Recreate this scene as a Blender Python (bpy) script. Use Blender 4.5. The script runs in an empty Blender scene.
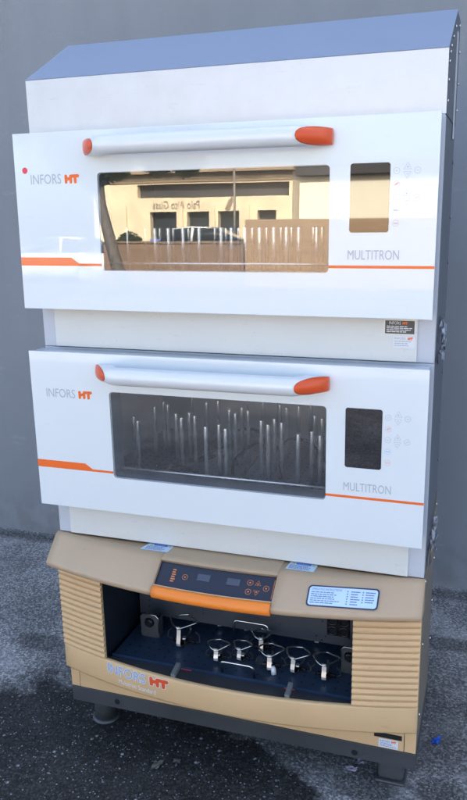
import bpy, bmesh, math, random
from mathutils import Vector, Matrix
random.seed(11)
R = math.radians
G = 0.75                       # height of the datum (lower door's bottom edge) above the asphalt
sc = bpy.context.scene
C = sc.collection
ORG = {}

# ------------------------------------------------------------------ materials
def nodes(name):
    m = bpy.data.materials.new(name); m.use_nodes = True
    nt = m.node_tree; nt.nodes.clear()
    out = nt.nodes.new('ShaderNodeOutputMaterial')
    return m, nt, out

def mat(name, col, rough=.5, metal=0., coat=0., ior=1.5, var=.06, scale=6., bump=0., bscale=200., stretch=(1, 1, 1), rvar=.08, scuff=0.):
    """Principled surface whose colour and roughness wander a little with a noise."""
    m, nt, out = nodes(name); N = nt.nodes.new; L = nt.links.new
    p = N('ShaderNodeBsdfPrincipled'); L(p.outputs[0], out.inputs[0])
    tc = N('ShaderNodeTexCoord'); mp = N('ShaderNodeMapping'); mp.inputs['Scale'].default_value = stretch
    L(tc.outputs['Object'], mp.inputs[0])
    nz = N('ShaderNodeTexNoise'); nz.inputs['Scale'].default_value = scale; nz.inputs['Detail'].default_value = 6
    L(mp.outputs[0], nz.inputs['Vector'])
    rp = N('ShaderNodeMapRange'); rp.inputs[1].default_value = .3; rp.inputs[2].default_value = .7
    rp.inputs[3].default_value = 1 - var; rp.inputs[4].default_value = 1 + var
    L(nz.outputs['Fac'], rp.inputs[0])
    mx = N('ShaderNodeVectorMath'); mx.operation = 'SCALE'; mx.inputs[0].default_value = col
    L(rp.outputs[0], mx.inputs['Scale']); L(mx.outputs[0], p.inputs['Base Color'])
    if scuff:                           # sparse rubbed marks and specks of dirt
        m5 = N('ShaderNodeMapping'); m5.inputs['Scale'].default_value = (1, 1, 5); L(tc.outputs['Object'], m5.inputs[0])
        n5 = N('ShaderNodeTexNoise'); n5.inputs['Scale'].default_value = 16; n5.inputs['Detail'].default_value = 10; n5.inputs['Roughness'].default_value = .7; L(m5.outputs[0], n5.inputs['Vector'])
        n6 = N('ShaderNodeTexNoise'); n6.inputs['Scale'].default_value = 130; n6.inputs['Detail'].default_value = 2; L(tc.outputs['Object'], n6.inputs['Vector'])
        a5 = N('ShaderNodeMapRange'); L(n5.outputs['Fac'], a5.inputs[0]); a5.inputs[1].default_value = .60; a5.inputs[2].default_value = .72; a5.inputs[4].default_value = scuff
        a6 = N('ShaderNodeMapRange'); L(n6.outputs['Fac'], a6.inputs[0]); a6.inputs[1].default_value = .72; a6.inputs[2].default_value = .78; a6.inputs[4].default_value = scuff
        am = N('ShaderNodeMath'); am.operation = 'MAXIMUM'; L(a5.outputs[0], am.inputs[0]); L(a6.outputs[0], am.inputs[1])
        dc = N('ShaderNodeMixRGB'); L(am.outputs[0], dc.inputs[0]); L(mx.outputs[0], dc.inputs[1]); dc.inputs[2].default_value = (col[0] * .35, col[1] * .33, col[2] * .30, 1); L(dc.outputs[0], p.inputs['Base Color'])
    rr = N('ShaderNodeMapRange'); rr.inputs[1].default_value = .3; rr.inputs[2].default_value = .7
    rr.inputs[3].default_value = max(0, rough * (1 - rvar)); rr.inputs[4].default_value = min(1, rough * (1 + rvar))
    L(nz.outputs['Fac'], rr.inputs[0]); L(rr.outputs[0], p.inputs['Roughness'])
    p.inputs['Metallic'].default_value = metal; p.inputs['IOR'].default_value = ior
    p.inputs['Coat Weight'].default_value = coat
    if coat > .9:                       # smudges on the glossy coat
        n4 = N('ShaderNodeTexNoise'); n4.inputs['Scale'].default_value = 9; n4.inputs['Detail'].default_value = 8; n4.inputs['Roughness'].default_value = .65
        L(tc.outputs['Object'], n4.inputs['Vector']); r4 = N('ShaderNodeMapRange'); L(n4.outputs['Fac'], r4.inputs[0])
        r4.inputs[1].default_value = .48; r4.inputs[2].default_value = .68; r4.inputs[3].default_value = .012; r4.inputs[4].default_value = .10; L(r4.outputs[0], p.inputs['Coat Roughness'])
    else: p.inputs['Coat Roughness'].default_value = .02
    if bump:
        n2 = N('ShaderNodeTexNoise'); n2.inputs['Scale'].default_value = bscale; n2.inputs['Detail'].default_value = 3
        L(mp.outputs[0], n2.inputs['Vector'])
        b = N('ShaderNodeBump'); b.inputs['Strength'].default_value = bump; b.inputs['Distance'].default_value = .002
        L(n2.outputs['Fac'], b.inputs['Height']); L(b.outputs[0], p.inputs['Normal'])
    return m

def pane_mat(name, tint, ior):
    m, nt, out = nodes(name); N = nt.nodes.new; L = nt.links.new
    tr = N('ShaderNodeBsdfTransparent'); tr.inputs[0].default_value = (*tint, 1)
    gl = N('ShaderNodeBsdfGlossy'); gl.inputs['Roughness'].default_value = 0.004
    tc = N('ShaderNodeTexCoord'); nz = N('ShaderNodeTexNoise'); nz.inputs['Scale'].default_value = 5
    L(tc.outputs['Object'], nz.inputs['Vector'])
    bp = N('ShaderNodeBump'); bp.inputs['Strength'].default_value = .035; bp.inputs['Distance'].default_value = .002
    L(nz.outputs['Fac'], bp.inputs['Height']); L(bp.outputs[0], gl.inputs['Normal'])
    fr = N('ShaderNodeFresnel'); fr.inputs['IOR'].default_value = ior
    ge = N('ShaderNodeNewGeometry'); inv = N('ShaderNodeMath'); inv.operation = 'SUBTRACT'; inv.inputs[0].default_value = 1
    L(ge.outputs['Backfacing'], inv.inputs[1])
    mu = N('ShaderNodeMath'); mu.operation = 'MULTIPLY'; L(fr.outputs[0], mu.inputs[0]); L(inv.outputs[0], mu.inputs[1])
    ms = N('ShaderNodeMixShader'); L(mu.outputs[0], ms.inputs[0]); L(tr.outputs[0], ms.inputs[1]); L(gl.outputs[0], ms.inputs[2])
    L(ms.outputs[0], out.inputs[0])
    return m

M = {}
M['door_white'] = mat('door white glass', (.78, .815, .82), .35, coat=1., var=.012, scale=3, scuff=0.07)
M['cab_white'] = mat('cabinet white paint', (.72, .72, .69), .42, var=.03, scale=4, scuff=0.22)
M['stile'] = mat('stile light grey paint', (.56, .58, .63), .4, var=.03)
M['frame_grey'] = mat('door frame satin', (.62, .65, .70), .3, metal=.3, var=.03)
M['jamb'] = mat('window jamb grey', (.20, .215, .24), .4, metal=.2, var=.05)
M['hood'] = mat('hood brushed sheet', (.63, .635, .645), .40, metal=.35, var=.04, scale=14, bump=.04, bscale=90, scuff=0.16)
M['hood_top'] = mat('hood sheet sky tinted', (.265, .325, .435), .4, metal=.0, var=.02, scale=20)  # grey slope; the sky's blue reflection is put into its colour
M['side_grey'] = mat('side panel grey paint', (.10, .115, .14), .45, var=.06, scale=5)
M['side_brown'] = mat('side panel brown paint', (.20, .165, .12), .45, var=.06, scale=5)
M['handle'] = mat('handle satin white', (.76, .77, .78), .34, metal=.12, var=.015, scuff=0.1)
M['orange_cap'] = mat('orange plastic cap', (.72, .085, .015), .3, var=.04)
M['orange'] = mat('orange print', (.95, .15, .012), .4, var=.02, coat=.3)
M['orange_trim'] = mat('orange trim', (.95, .25, .03), .4, var=.03)
M['red'] = mat('red print', (.85, .06, .10), .4, var=.03)
M['grey_ink'] = mat('grey ink', (.47, .48, .51), .5, var=.02)
M['grey_line'] = mat('pale grey line', (.47, .49, .52), .5, var=.02)
M['red_line'] = mat('pale red line', (.84, .50, .45), .5, var=.02)
M['blue_line'] = mat('pale blue line', (.45, .56, .78), .5, var=.02)
M['display'] = mat('display black glass', (.004, .005, .007), .02, coat=0., ior=1.9, var=.05, rvar=0)
M['pane'] = pane_mat('window glass', (.95, .96, .97), 2.3)
M['chamber'] = mat('chamber grey sheet', (.66, .65, .62), .45, metal=.0, var=.08, scale=7)
M['tray_grey'] = mat('tray dark sheet', (.17, .20, .245), .4, metal=.2, var=.2, scale=9)
M['rod'] = mat('steel rod', (.97, .96, .93), .22, metal=.75, var=.03)
M['steel'] = mat('bright steel wire', (.70, .68, .65), .2, metal=1., var=.05)
M['leg_steel'] = mat('satin spring steel', (.75, .72, .68), .35, metal=.55, var=.1)
M['clamp_dark'] = mat('dark spring steel', (.20, .20, .21), .3, metal=.8, var=.1)
M['tray_edge'] = mat('tray blue edge', (.035, .062, .11), .38, metal=.25, var=.2, scale=8)  # same sky tint put into the edge colour
M['rail'] = mat('rail steel', (.75, .75, .75), .25, metal=.8, var=.03)
M['beige'] = mat('beige enamel', (.73, .475, .245), .42, var=.035, scale=5, bump=.03, bscale=350, scuff=0.3)
M['beige_cover'] = mat('beige brown enamel', (.53, .375, .24), .4, var=.03, scale=5, bump=.03, bscale=350, scuff=0.25)
M['plinth'] = mat('plinth dark grey paint', (.055, .058, .062), .5, var=.12, scale=9, bump=.05, bscale=120, scuff=0.4)
M['foot'] = mat('foot dark grey steel', (.075, .08, .085), .42, metal=.2, var=.2, scale=18)
M['panel_blue'] = mat('control panel foil', (.022, .027, .044), .3, var=.06)
M['panel_screen'] = mat('control panel screen', (.075, .085, .12), .2, var=.05)
M['panel_ink'] = mat('panel orange ink', (.70, .24, .10), .5, var=.03)
M['dark_hole'] = mat('dark opening', (.006, .006, .007), .7, var=.1)
M['tray_blue'] = mat('tray steel sky tinted', (.035, .062, .11), .38, metal=.25, var=.2, scale=8)  # sky's blue reflection put into the colour of the grey steel
M['chamber_blue'] = mat('chamber blue black', (.012, .018, .03), .5, var=.15, scale=7)  # interior steel is grey; bluish dark of reflected sky put into the colour
M['black'] = mat('black plastic', (.012, .013, .015), .26, var=.15)
M['lamp_box'] = mat('grey block', (.16, .17, .17), .5, var=.1)
M['label_white'] = mat('label paper', (.78, .79, .82), .5, var=.02)
M['label_pale'] = mat('label pale blue', (.60, .76, .92), .45, var=.02)
M['label_blue'] = mat('label blue', (.05, .18, .72), .45, var=.03)
M['label_text'] = mat('label small print', (.16, .22, .40), .5, var=.05)
M['navy'] = mat('label navy border', (.03, .04, .10), .45, var=.05)
M['label_dark'] = mat('rating plate dark', (.075, .075, .078), .4, var=.05)
M['silver'] = mat('rating plate silver', (.70, .70, .68), .35, metal=.3, var=.04)
M['yellow'] = mat('warning yellow', (.62, .55, .16), .5, var=.03)
M['logo_blue'] = mat('pale blue logo ink', (.30, .42, .66), .5, var=.03)
M['white_ink'] = mat('white ink', (.82, .82, .82), .5, var=.02)
M['logo_red'] = mat('red orange logo ink', (.80, .10, .03), .45, var=.03)
M['film'] = mat('crumpled film', (.36, .39, .45), .3, var=.2, scale=60)
M['blue_scrap'] = mat('blue scrap', (.02, .16, .72), .5, var=.15, scale=60)
M['paper'] = mat('crumpled paper', (.62, .56, .66), .6, var=.25, scale=60)
M['leaf'] = mat('dry leaf', (.24, .23, .19), .7, var=.3, scale=50)
M['green'] = mat('green card', (.30, .55, .06), .5, var=.05)

def perforate(m, cell, rad, f):
    nt = m.node_tree; N = nt.nodes.new; L = nt.links.new
    p = next(n for n in nt.nodes if n.type == 'BSDF_PRINCIPLED'); src = p.inputs['Base Color'].links[0].from_socket
    ge = N('ShaderNodeTexCoord'); mp = N('ShaderNodeVectorMath'); mp.operation = 'SCALE'; mp.inputs['Scale'].default_value = 1 / cell; L(ge.outputs['Object'], mp.inputs[0])
    fr = N('ShaderNodeVectorMath'); fr.operation = 'FRACTION'; L(mp.outputs[0], fr.inputs[0])
    sb = N('ShaderNodeVectorMath'); sb.operation = 'SUBTRACT'; sb.inputs[1].default_value = (.5, .5, 0); L(fr.outputs[0], sb.inputs[0])
    ml = N('ShaderNodeVectorMath'); ml.operation = 'MULTIPLY'; ml.inputs[1].default_value = (1, 1, 0); L(sb.outputs[0], ml.inputs[0])
    ln = N('ShaderNodeVectorMath'); ln.operation = 'LENGTH'; L(ml.outputs[0], ln.inputs[0])
    lt = N('ShaderNodeMath'); lt.operation = 'LESS_THAN'; lt.inputs[1].default_value = rad / cell; L(ln.outputs['Value'], lt.inputs[0])
    mx = N('ShaderNodeMixRGB'); L(lt.outputs[0], mx.inputs[0]); L(src, mx.inputs[1]); mx.inputs[2].default_value = (f, f, f, 1); L(mx.outputs[0], p.inputs['Base Color'])
perforate(M['tray_blue'], .030, .0028, .002); perforate(M['tray_grey'], .026, .003, .01)

def speckle_mat():
    m, nt, out = nodes('speckled baffle'); N = nt.nodes.new; L = nt.links.new
    p = N('ShaderNodeBsdfPrincipled'); L(p.outputs[0], out.inputs[0]); p.inputs['Roughness'].default_value = .5
    tc = N('ShaderNodeTexCoord'); v = N('ShaderNodeTexVoronoi'); v.inputs['Scale'].default_value = 42
    L(tc.outputs['Object'], v.inputs['Vector'])
    n2 = N('ShaderNodeTexNoise'); n2.inputs['Scale'].default_value = 9; n2.inputs['Detail'].default_value = 6
    L(tc.outputs['Object'], n2.inputs['Vector'])
    cr = N('ShaderNodeValToRGB'); L(v.outputs['Distance'], cr.inputs[0])
    cr.color_ramp.elements[0].position = .10; cr.color_ramp.elements[0].color = (.006, .007, .01, 1)
    cr.color_ramp.elements[1].position = .16; cr.color_ramp.elements[1].color = (.075, .085, .105, 1)
    mx = N('ShaderNodeMixRGB'); mx.blend_type = 'MULTIPLY'; mx.inputs[0].default_value = .5
    L(cr.outputs[0], mx.inputs[1]); L(n2.outputs['Fac'], mx.inputs[2]); L(mx.outputs[0], p.inputs['Base Color'])
    return m
M['baffle'] = speckle_mat()

def asphalt_mat():
    m, nt, out = nodes('asphalt'); N = nt.nodes.new; L = nt.links.new
    p = N('ShaderNodeBsdfPrincipled'); L(p.outputs[0], out.inputs[0])
    ge = N('ShaderNodeNewGeometry'); pos = ge.outputs['Position']
    def noise(s, d=6, rough=.55):
        n = N('ShaderNodeTexNoise'); n.inputs['Scale'].default_value = s; n.inputs['Detail'].default_value = d
        n.inputs['Roughness'].default_value = rough
        L(pos, n.inputs['Vector']); return n.outputs['Fac']
    def mathn(op, a, b=None, c=None):
        n = N('ShaderNodeMath'); n.operation = op
        for i, x in enumerate((a, b, c)):
            if x is None: continue
            if isinstance(x, (int, float)): n.inputs[i].default_value = x
            else: L(x, n.inputs[i])
        return n.outputs[0]
    def ss(x, a, b, lo=0., hi=1.):
        n = N('ShaderNodeMapRange'); n.interpolation_type = 'SMOOTHSTEP'
        L(x, n.inputs[0]); n.inputs[1].default_value = a; n.inputs[2].default_value = b
        n.inputs[3].default_value = lo; n.inputs[4].default_value = hi; return n.outputs[0]
    def mixc(f, a, b):
        n = N('ShaderNodeMixRGB')
        if isinstance(f, (int, float)): n.inputs[0].default_value = f
        else: L(f, n.inputs[0])
        for i, x in ((1, a), (2, b)):
            if isinstance(x, tuple): n.inputs[i].default_value = (*x, 1)
            else: L(x, n.inputs[i])
        return n.outputs[0]
    sx = N('ShaderNodeSeparateXYZ'); L(pos, sx.inputs[0]); X, Y = sx.outputs[0], sx.outputs[1]
    # stones
    v1 = N('ShaderNodeTexVoronoi'); v1.inputs['Scale'].default_value = 175; L(pos, v1.inputs['Vector'])
    v2 = N('ShaderNodeTexVoronoi'); v2.inputs['Scale'].default_value = 62; L(pos, v2.inputs['Vector'])
    s1 = N('ShaderNodeSeparateXYZ'); L(v1.outputs['Color'], s1.inputs[0])
    s2 = N('ShaderNodeSeparateXYZ'); L(v2.outputs['Color'], s2.inputs[0])
    grain = mathn('POWER', s1.outputs[0], 2.2)
    tone = mathn('MULTIPLY', mathn('MULTIPLY_ADD', grain, 1.45, .55), ss(noise(2.2), .35, .65, .75, 1.2))
    base = N('ShaderNodeVectorMath'); base.operation = 'SCALE'; base.inputs[0].default_value = (.30, .29, .283); L(tone, base.inputs['Scale'])
    # worn dry dust patches
    dust = ss(noise(5.5, 8, .65), .50, .66)
    c = mixc(mathn('MULTIPLY', dust, .38), base.outputs[0], (.48, .47, .46))
    # the dark damp area: round a blob in front, smaller patches, and painted shade
    def blob(cx, cy, rx, ry):
        a = mathn('DIVIDE', mathn('SUBTRACT', X, cx), rx); b = mathn('DIVIDE', mathn('SUBTRACT', Y, cy), ry)
        return mathn('SQRT', mathn('ADD', mathn('MULTIPLY', a, a), mathn('MULTIPLY', b, b)))
    wob = mathn('MULTIPLY', mathn('SUBTRACT', noise(4.5, 7, .6), .5), 1.1)
    def patch(cx, cy, rx, ry, soft=.14, w=1.): return ss(mathn('ADD', blob(cx, cy, rx, ry), mathn('MULTIPLY', wob, w)), 1 + soft, 1 - soft)
    wet_shade = patch(.06, -.45, .93, .74, .06, .55)
    for a in ((-.29, .80, .10, .085, .3, 1.), (1.02, .86, .11, .05, .3, 1.), (-.35, .45, .11, .05, .4, 1.2), (1.05, .14, .07, .05, .3, .8),
              (.86, .10, .1, .06, .3, .7), (.45, .5, .7, .5, .3, .3), (.4, 1.23, 2.4, .045, .5, .4), (1.12, .52, .05, .05, .4, 1.2)):  # broad ellipse paints shade under the machine, thin one along the wall foot
        wet_shade = mathn('MAXIMUM', wet_shade, mathn('MULTIPLY', patch(*a), .62))
    dk = mixc(wet_shade, c, N_scale(nt, c, .105))
    # pale stones on top of both
    chips = mathn('MULTIPLY', ss(s1.outputs[1], .84, .88), ss(v1.outputs['Distance'], .42, .30))
    chips2 = mathn('MULTIPLY', ss(s2.outputs[1], .925, .94), ss(v2.outputs['Distance'], .34, .24))
    ch = mathn('MULTIPLY', mathn('MAXIMUM', chips, chips2), ss(s1.outputs[2], 0, 1, .25, .8))
    dk = mixc(ch, dk, (.50, .51, .53))
    L(dk, p.inputs['Base Color']); p.inputs['Specular IOR Level'].default_value = .28
    L(mathn('SUBTRACT', .78, mathn('MULTIPLY', wet_shade, .22)), p.inputs['Roughness'])
    h = mathn('ADD', mathn('MULTIPLY', mathn('ADD', v1.outputs['Distance'], v2.outputs['Distance']), -.5), mathn('MULTIPLY', noise(330, 3), .9))
    b = N('ShaderNodeBump'); b.inputs['Strength'].default_value = .5; b.inputs['Distance'].default_value = .005
    L(h, b.inputs['Height']); L(b.outputs[0], p.inputs['Normal'])
    return m
def N_scale(nt, col, f):
    n = nt.nodes.new('ShaderNodeVectorMath'); n.operation = 'SCALE'; nt.links.new(col, n.inputs[0]); n.inputs['Scale'].default_value = f
    return n.outputs[0]
M['asphalt'] = asphalt_mat()

def wall_mat():
    m, nt, out = nodes('grey wall paint'); N = nt.nodes.new; L = nt.links.new
    p = N('ShaderNodeBsdfPrincipled'); L(p.outputs[0], out.inputs[0]); p.inputs['Roughness'].default_value = .6
    tc = N('ShaderNodeTexCoord'); o = tc.outputs['Object']
    def nz(s, d, st=(1, 1, 1)):
        mp = N('ShaderNodeMapping'); mp.inputs['Scale'].default_value = st; L(o, mp.inputs[0])
        n = N('ShaderNodeTexNoise'); n.inputs['Scale'].default_value = s; n.inputs['Detail'].default_value = d; L(mp.outputs[0], n.inputs['Vector']); return n.outputs['Fac']
    def rng(x, a, b, lo, hi):
        n = N('ShaderNodeMapRange'); L(x, n.inputs[0])
        for i, v in enumerate((a, b, lo, hi)): n.inputs[i + 1].default_value = v
        return n.outputs[0]
    a = rng(nz(1.3, 5), .3, .7, .93, 1.07); b = rng(nz(5, 7, (1.6, 1, .25)), .35, .65, .97, 1.03); c = rng(nz(30, 5), .68, .78, 1., 1.10)
    mm = N('ShaderNodeMath'); mm.operation = 'MULTIPLY'; L(a, mm.inputs[0]); L(b, mm.inputs[1])
    m2 = N('ShaderNodeMath'); m2.operation = 'MULTIPLY'; L(mm.outputs[0], m2.inputs[0]); L(c, m2.inputs[1])
    v = N('ShaderNodeVectorMath'); v.operation = 'SCALE'; v.inputs[0].default_value = (.235, .250, .272); L(m2.outputs[0], v.inputs['Scale'])
    L(v.outputs[0], p.inputs['Base Color'])
    sp = N('ShaderNodeSeparateXYZ'); L(o, sp.inputs[0]); up = rng(sp.outputs[2], .02, .30, 1., 0.)
    spl = N('ShaderNodeMath'); spl.operation = 'MULTIPLY'; L(up, spl.inputs[0]); L(rng(nz(14, 8), .42, .62, 0., .32), spl.inputs[1])
    dm = N('ShaderNodeMixRGB'); L(spl.outputs[0], dm.inputs[0]); L(v.outputs[0], dm.inputs[1]); dm.inputs[2].default_value = (.12, .115, .11, 1)
    sc_ = rng(nz(9, 9, (1, 1, 3)), .66, .74, 0., .35); d2 = N('ShaderNodeMixRGB'); L(sc_, d2.inputs[0]); L(dm.outputs[0], d2.inputs[1]); d2.inputs[2].default_value = (.34, .35, .37, 1)
    L(d2.outputs[0], p.inputs['Base Color'])
    n3 = nz(160, 4)
    bp = N('ShaderNodeBump'); bp.inputs['Strength'].default_value = .12; bp.inputs['Distance'].default_value = .004; L(n3, bp.inputs['Height']); L(bp.outputs[0], p.inputs['Normal'])
    return m
M['wall'] = wall_mat()
M['stucco'] = mat('cream stucco', (.74, .62, .44), .8, var=.10, scale=.9, bump=.2, bscale=8)
M['stucco_pale'] = mat('pale cream stucco', (.86, .81, .66), .8, var=.05, scale=.5)
M['dark_band'] = mat('dark window band', (.05, .05, .055), .5, var=.15, scale=.8)
M['eave'] = mat('brown eave', (.30, .23, .16), .7, var=.08, scale=1)
M['boards'] = mat('tan boards', (.33, .225, .145), .7, var=.14, scale=3, stretch=(.4, 1, 6))
M['brown_wall'] = mat('brown block wall', (.21, .14, .098), .8, var=.12, scale=4)
M['bark'] = mat('bark', (.105, .09, .075), .85, var=.3, scale=14, stretch=(1, 1, .3), bump=.6, bscale=30)
M['foliage'] = mat('foliage', (.06, .085, .03), .6, var=.35, scale=3)
M['car_white'] = mat('white car paint', (.78, .79, .80), .25, coat=.6, var=.02)
M['car_glass'] = mat('car glass', (.015, .02, .025), .08, var=.05)
M['tyre'] = mat('tyre', (.02, .02, .021), .8, var=.1)
M['shop_glass'] = mat('shop window', (.03, .035, .04), .12, var=.1, scale=.7)
M['blue_awning'] = mat('blue trim', (.12, .18, .48), .6, var=.05)
M['road_white'] = mat('road paint', (.82, .82, .80), .7, var=.12, scale=6)
M['dimmed_asphalt'] = mat('dimmed lot asphalt', (.075, .075, .078), .85, var=.2, scale=.9, bump=.3, bscale=60)  # darkened copy of the asphalt, so the sunlit lot stays dim
M['grit'] = mat('grit', (.22, .215, .21), .85, var=.7, scale=40)
M['sign_ink'] = mat('shop sign letters', (.26, .23, .20), .6, var=.05)
M['pole'] = mat('lamp pole', (.20, .18, .16), .5, var=.1)

# ------------------------------------------------------------------ mesh helpers (coordinates: datum frame, z = 0 at lower door's bottom edge)
def box(bm, x0, x1, y0, y1, z0, z1, bev=0., seg=2):
    vs = [bm.verts.new((x, y, z)) for x in (x0, x1) for y in (y0, y1) for z in (z0, z1)]
    q = [(0, 1, 3, 2), (4, 6, 7, 5), (0, 4, 5, 1), (2, 3, 7, 6), (0, 2, 6, 4), (1, 5, 7, 3)]
    fs = [bm.faces.new([vs[i] for i in f]) for f in q]
    if bev:
        es = list({e for f in fs for e in f.edges})
        bmesh.ops.bevel(bm, geom=es, offset=bev, segments=seg, affect='EDGES', profile=.5)
    return vs

def tube(bm, pts, r, n=12, closed=False, rx=None):
    pts = [Vector(p) for p in pts]; rings = []
    m = len(pts); prev = None
    for i, p in enumerate(pts):
        a = pts[(i - 1) % m] if (closed or i > 0) else p
        b = pts[(i + 1) % m] if (closed or i < m - 1) else p
        t = (b - a).normalized()
        if prev is None:
            u = t.orthogonal().normalized()
        else:
            u = (prev - t * prev.dot(t)).normalized()
        prev = u; w = t.cross(u)
        rr = r(i / (m - 1)) if callable(r) else r
        rings.append([bm.verts.new(p + (u * math.cos(2 * math.pi * k / n) + w * math.sin(2 * math.pi * k / n)) * rr) for k in range(n)])
    for i in range(m if closed else m - 1):
        A, B = rings[i], rings[(i + 1) % m]
        for k in range(n): 
            f = bm.faces.new((A[k], A[(k + 1) % n], B[(k + 1) % n], B[k])); f.smooth = True
    if not closed:
        bm.faces.new(rings[0][::-1]); bm.faces.new(rings[-1])

def cyl(bm, p, q, r, n=20): tube(bm, [p, q], r, n)

def loft(bm, secs, caps=True, smooth=True, loop=True):
    rows = [[bm.verts.new(v) for v in s] for s in secs]
    n = len(rows[0])
    for A, B in zip(rows, rows[1:]):
        for k in range(n if loop else n - 1):
            f = bm.faces.new((A[k], A[(k + 1) % n], B[(k + 1) % n], B[k])); f.smooth = smooth
    if caps: bm.faces.new(rows[0][::-1]); bm.faces.new(rows[-1])
    return rows

def plate(bm, outer, holes, y0, y1, bev=0.):
    """Flat plate in the xz plane with holes, from y0 (front) to y1."""
    loops = [outer] + holes
    V0 = [[bm.verts.new((x, y0, z)) for x, z in lp] for lp in loops]
    E0 = [bm.edges.new((l[i], l[(i + 1) % len(l)])) for l in V0 for i in range(len(l))]
    r = bmesh.ops.triangle_fill(bm, use_beauty=True, edges=E0)
    F0 = [f for f in r['geom'] if isinstance(f, bmesh.types.BMFace)]
    mp = {}
    for l in V0:
        for v in l: mp[v] = bm.verts.new((v.co.x, y1, v.co.z))
    for f in F0: bm.faces.new([mp[v] for v in f.verts][::-1])
    for l in V0:
        for i in range(len(l)):
            a, b = l[i], l[(i + 1) % len(l)]
            bm.faces.new((a, b, mp[b], mp[a]))
    if bev:
        es = [bm.edges.get((V0[0][i], V0[0][(i + 1) % len(V0[0])])) for i in range(len(V0[0]))]
        bmesh.ops.bevel(bm, geom=es, offset=bev, segments=2, affect='EDGES', profile=.5)
    bmesh.ops.recalc_face_normals(bm, faces=bm.faces[:])

def rrect(x0, x1, z0, z1, r, n=6):
    pts = []
    for cx, cz, a0 in ((x1 - r, z1 - r, 0), (x0 + r, z1 - r, 90), (x0 + r, z0 + r, 180), (x1 - r, z0 + r, 270)):
        for i in range(n + 1):
            a = R(a0 + 90 * i / n); pts.append((cx + r * math.cos(a), cz + r * math.sin(a)))
    return pts

def newbm(): return bmesh.new()

def tagged(o, label=None, cat=None, group=None, kind=None):
    if label: o['label'] = label
    if cat: o['category'] = cat
    if group: o['group'] = group
    if kind: o['kind'] = kind
    return o

def thing(name, label, cat, org, group=None):
    o = bpy.data.objects.new(name, None); C.objects.link(o); o.empty_display_size = .1
    org = Vector(org); o.location = org + Vector((0, 0, G)); ORG[o] = org
    return tagged(o, label, cat, group)

def obj(name, bm, m, parent=None, org=None, normals=True):
    if normals: bmesh.ops.recalc_face_normals(bm, faces=bm.faces[:])
    po = ORG[parent] if parent else Vector((0, 0, 0))
    org = Vector(org) if org is not None else po.copy()
    for v in bm.verts: v.co -= org
    me = bpy.data.meshes.new(name); bm.to_mesh(me); bm.free()
    for x in (m if isinstance(m, list) else [m]): me.materials.append(M[x])
    o = bpy.data.objects.new(name, me); C.objects.link(o); ORG[o] = org
    if parent: o.parent = parent; o.location = org - po
    else: o.location = org + Vector((0, 0, G))
    return o

# flat lettering and marks: a frame is (origin, u, v); normal = u x v
class Frame:
    def __init__(s, o, u, v):
        s.o = Vector(o); s.u = Vector(u).normalized(); s.v = Vector(v).normalized(); s.n = s.u.cross(s.v)
    def at(s, a, b, h): return s.o + s.u * a + s.v * b + s.n * h
def fpoly(bm, F, pts, h, thick=.0002):
    vs = [bm.verts.new(F.at(a, b, h)) for a, b in pts]
    f = bm.faces.new(vs)
    return f
def frect(bm, F, a0, b0, a1, b1, h): fpoly(bm, F, [(a0, b0), (a1, b0), (a1, b1), (a0, b1)], h)
def fring(bm, F, a, b, r, w, h, n=28, sides=None, rot=90):
    k = sides or n
    o_ = [(a + r * math.cos(R(rot) + 2 * math.pi * i / k), b + r * math.sin(R(rot) + 2 * math.pi * i / k)) for i in range(k)]
    q = r - w
    i_ = [(a + q * math.cos(R(rot) + 2 * math.pi * i / k), b + q * math.sin(R(rot) + 2 * math.pi * i / k)) for i in range(k)]
    V = [bm.verts.new(F.at(*p, h)) for p in o_]; W = [bm.verts.new(F.at(*p, h)) for p in i_]
    for i in range(k): bm.faces.new((V[i], V[(i + 1) % k], W[(i + 1) % k], W[i]))
def fdisc(bm, F, a, b, r, h, n=24): fpoly(bm, F, [(a + r * math.cos(2 * math.pi * i / n), b + r * math.sin(2 * math.pi * i / n)) for i in range(n)], h)
def fstroke(bm, F, p, q, w, h, n=8):
    p = Vector(p); q = Vector(q); d = (q - p).normalized(); a0 = math.atan2(d.y, d.x); pts = []
    for c, s in ((q, -90), (p, 90)):
        for i in range(n + 1):
            a = a0 + R(s + 180 * i / n); pts.append((c.x + w / 2 * math.cos(a), c.y + w / 2 * math.sin(a)))
    fpoly(bm, F, pts, h)
_tc = {}
def text_geo(s):
    if s in _tc: return _tc[s]
    cu = bpy.data.curves.new('t', 'FONT'); cu.body = s; cu.size = 1; cu.resolution_u = 3
    o = bpy.data.objects.new('t', cu); C.objects.link(o)
    dg = bpy.context.evaluated_depsgraph_get(); me = bpy.data.meshes.new_from_object(o.evaluated_get(dg))
    V = [(v.co.x, v.co.y) for v in me.vertices]; P = [tuple(p.vertices) for p in me.polygons]
    bpy.data.objects.remove(o); bpy.data.curves.remove(cu); bpy.data.meshes.remove(me)
    _tc[s] = (V, P); return V, P
def ftext(bm, F, s, a0, b0, a1, b1, h, shear=0.):
    V, P = text_geo(s)
    x0 = min(v[0] for v in V); x1 = max(v[0] for v in V); y0 = min(v[1] for v in V); y1 = max(v[1] for v in V)
    sx = (a1 - a0) / (x1 - x0); sy = (b1 - b0) / (y1 - y0)
    vs = [bm.verts.new(F.at(a0 + (x - x0) * sx + (y - y0) * sy * shear, b0 + (y - y0) * sy, h)) for x, y in V]
    for p in P:
        try: bm.faces.new([vs[i] for i in p])
        except ValueError: pass
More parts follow.
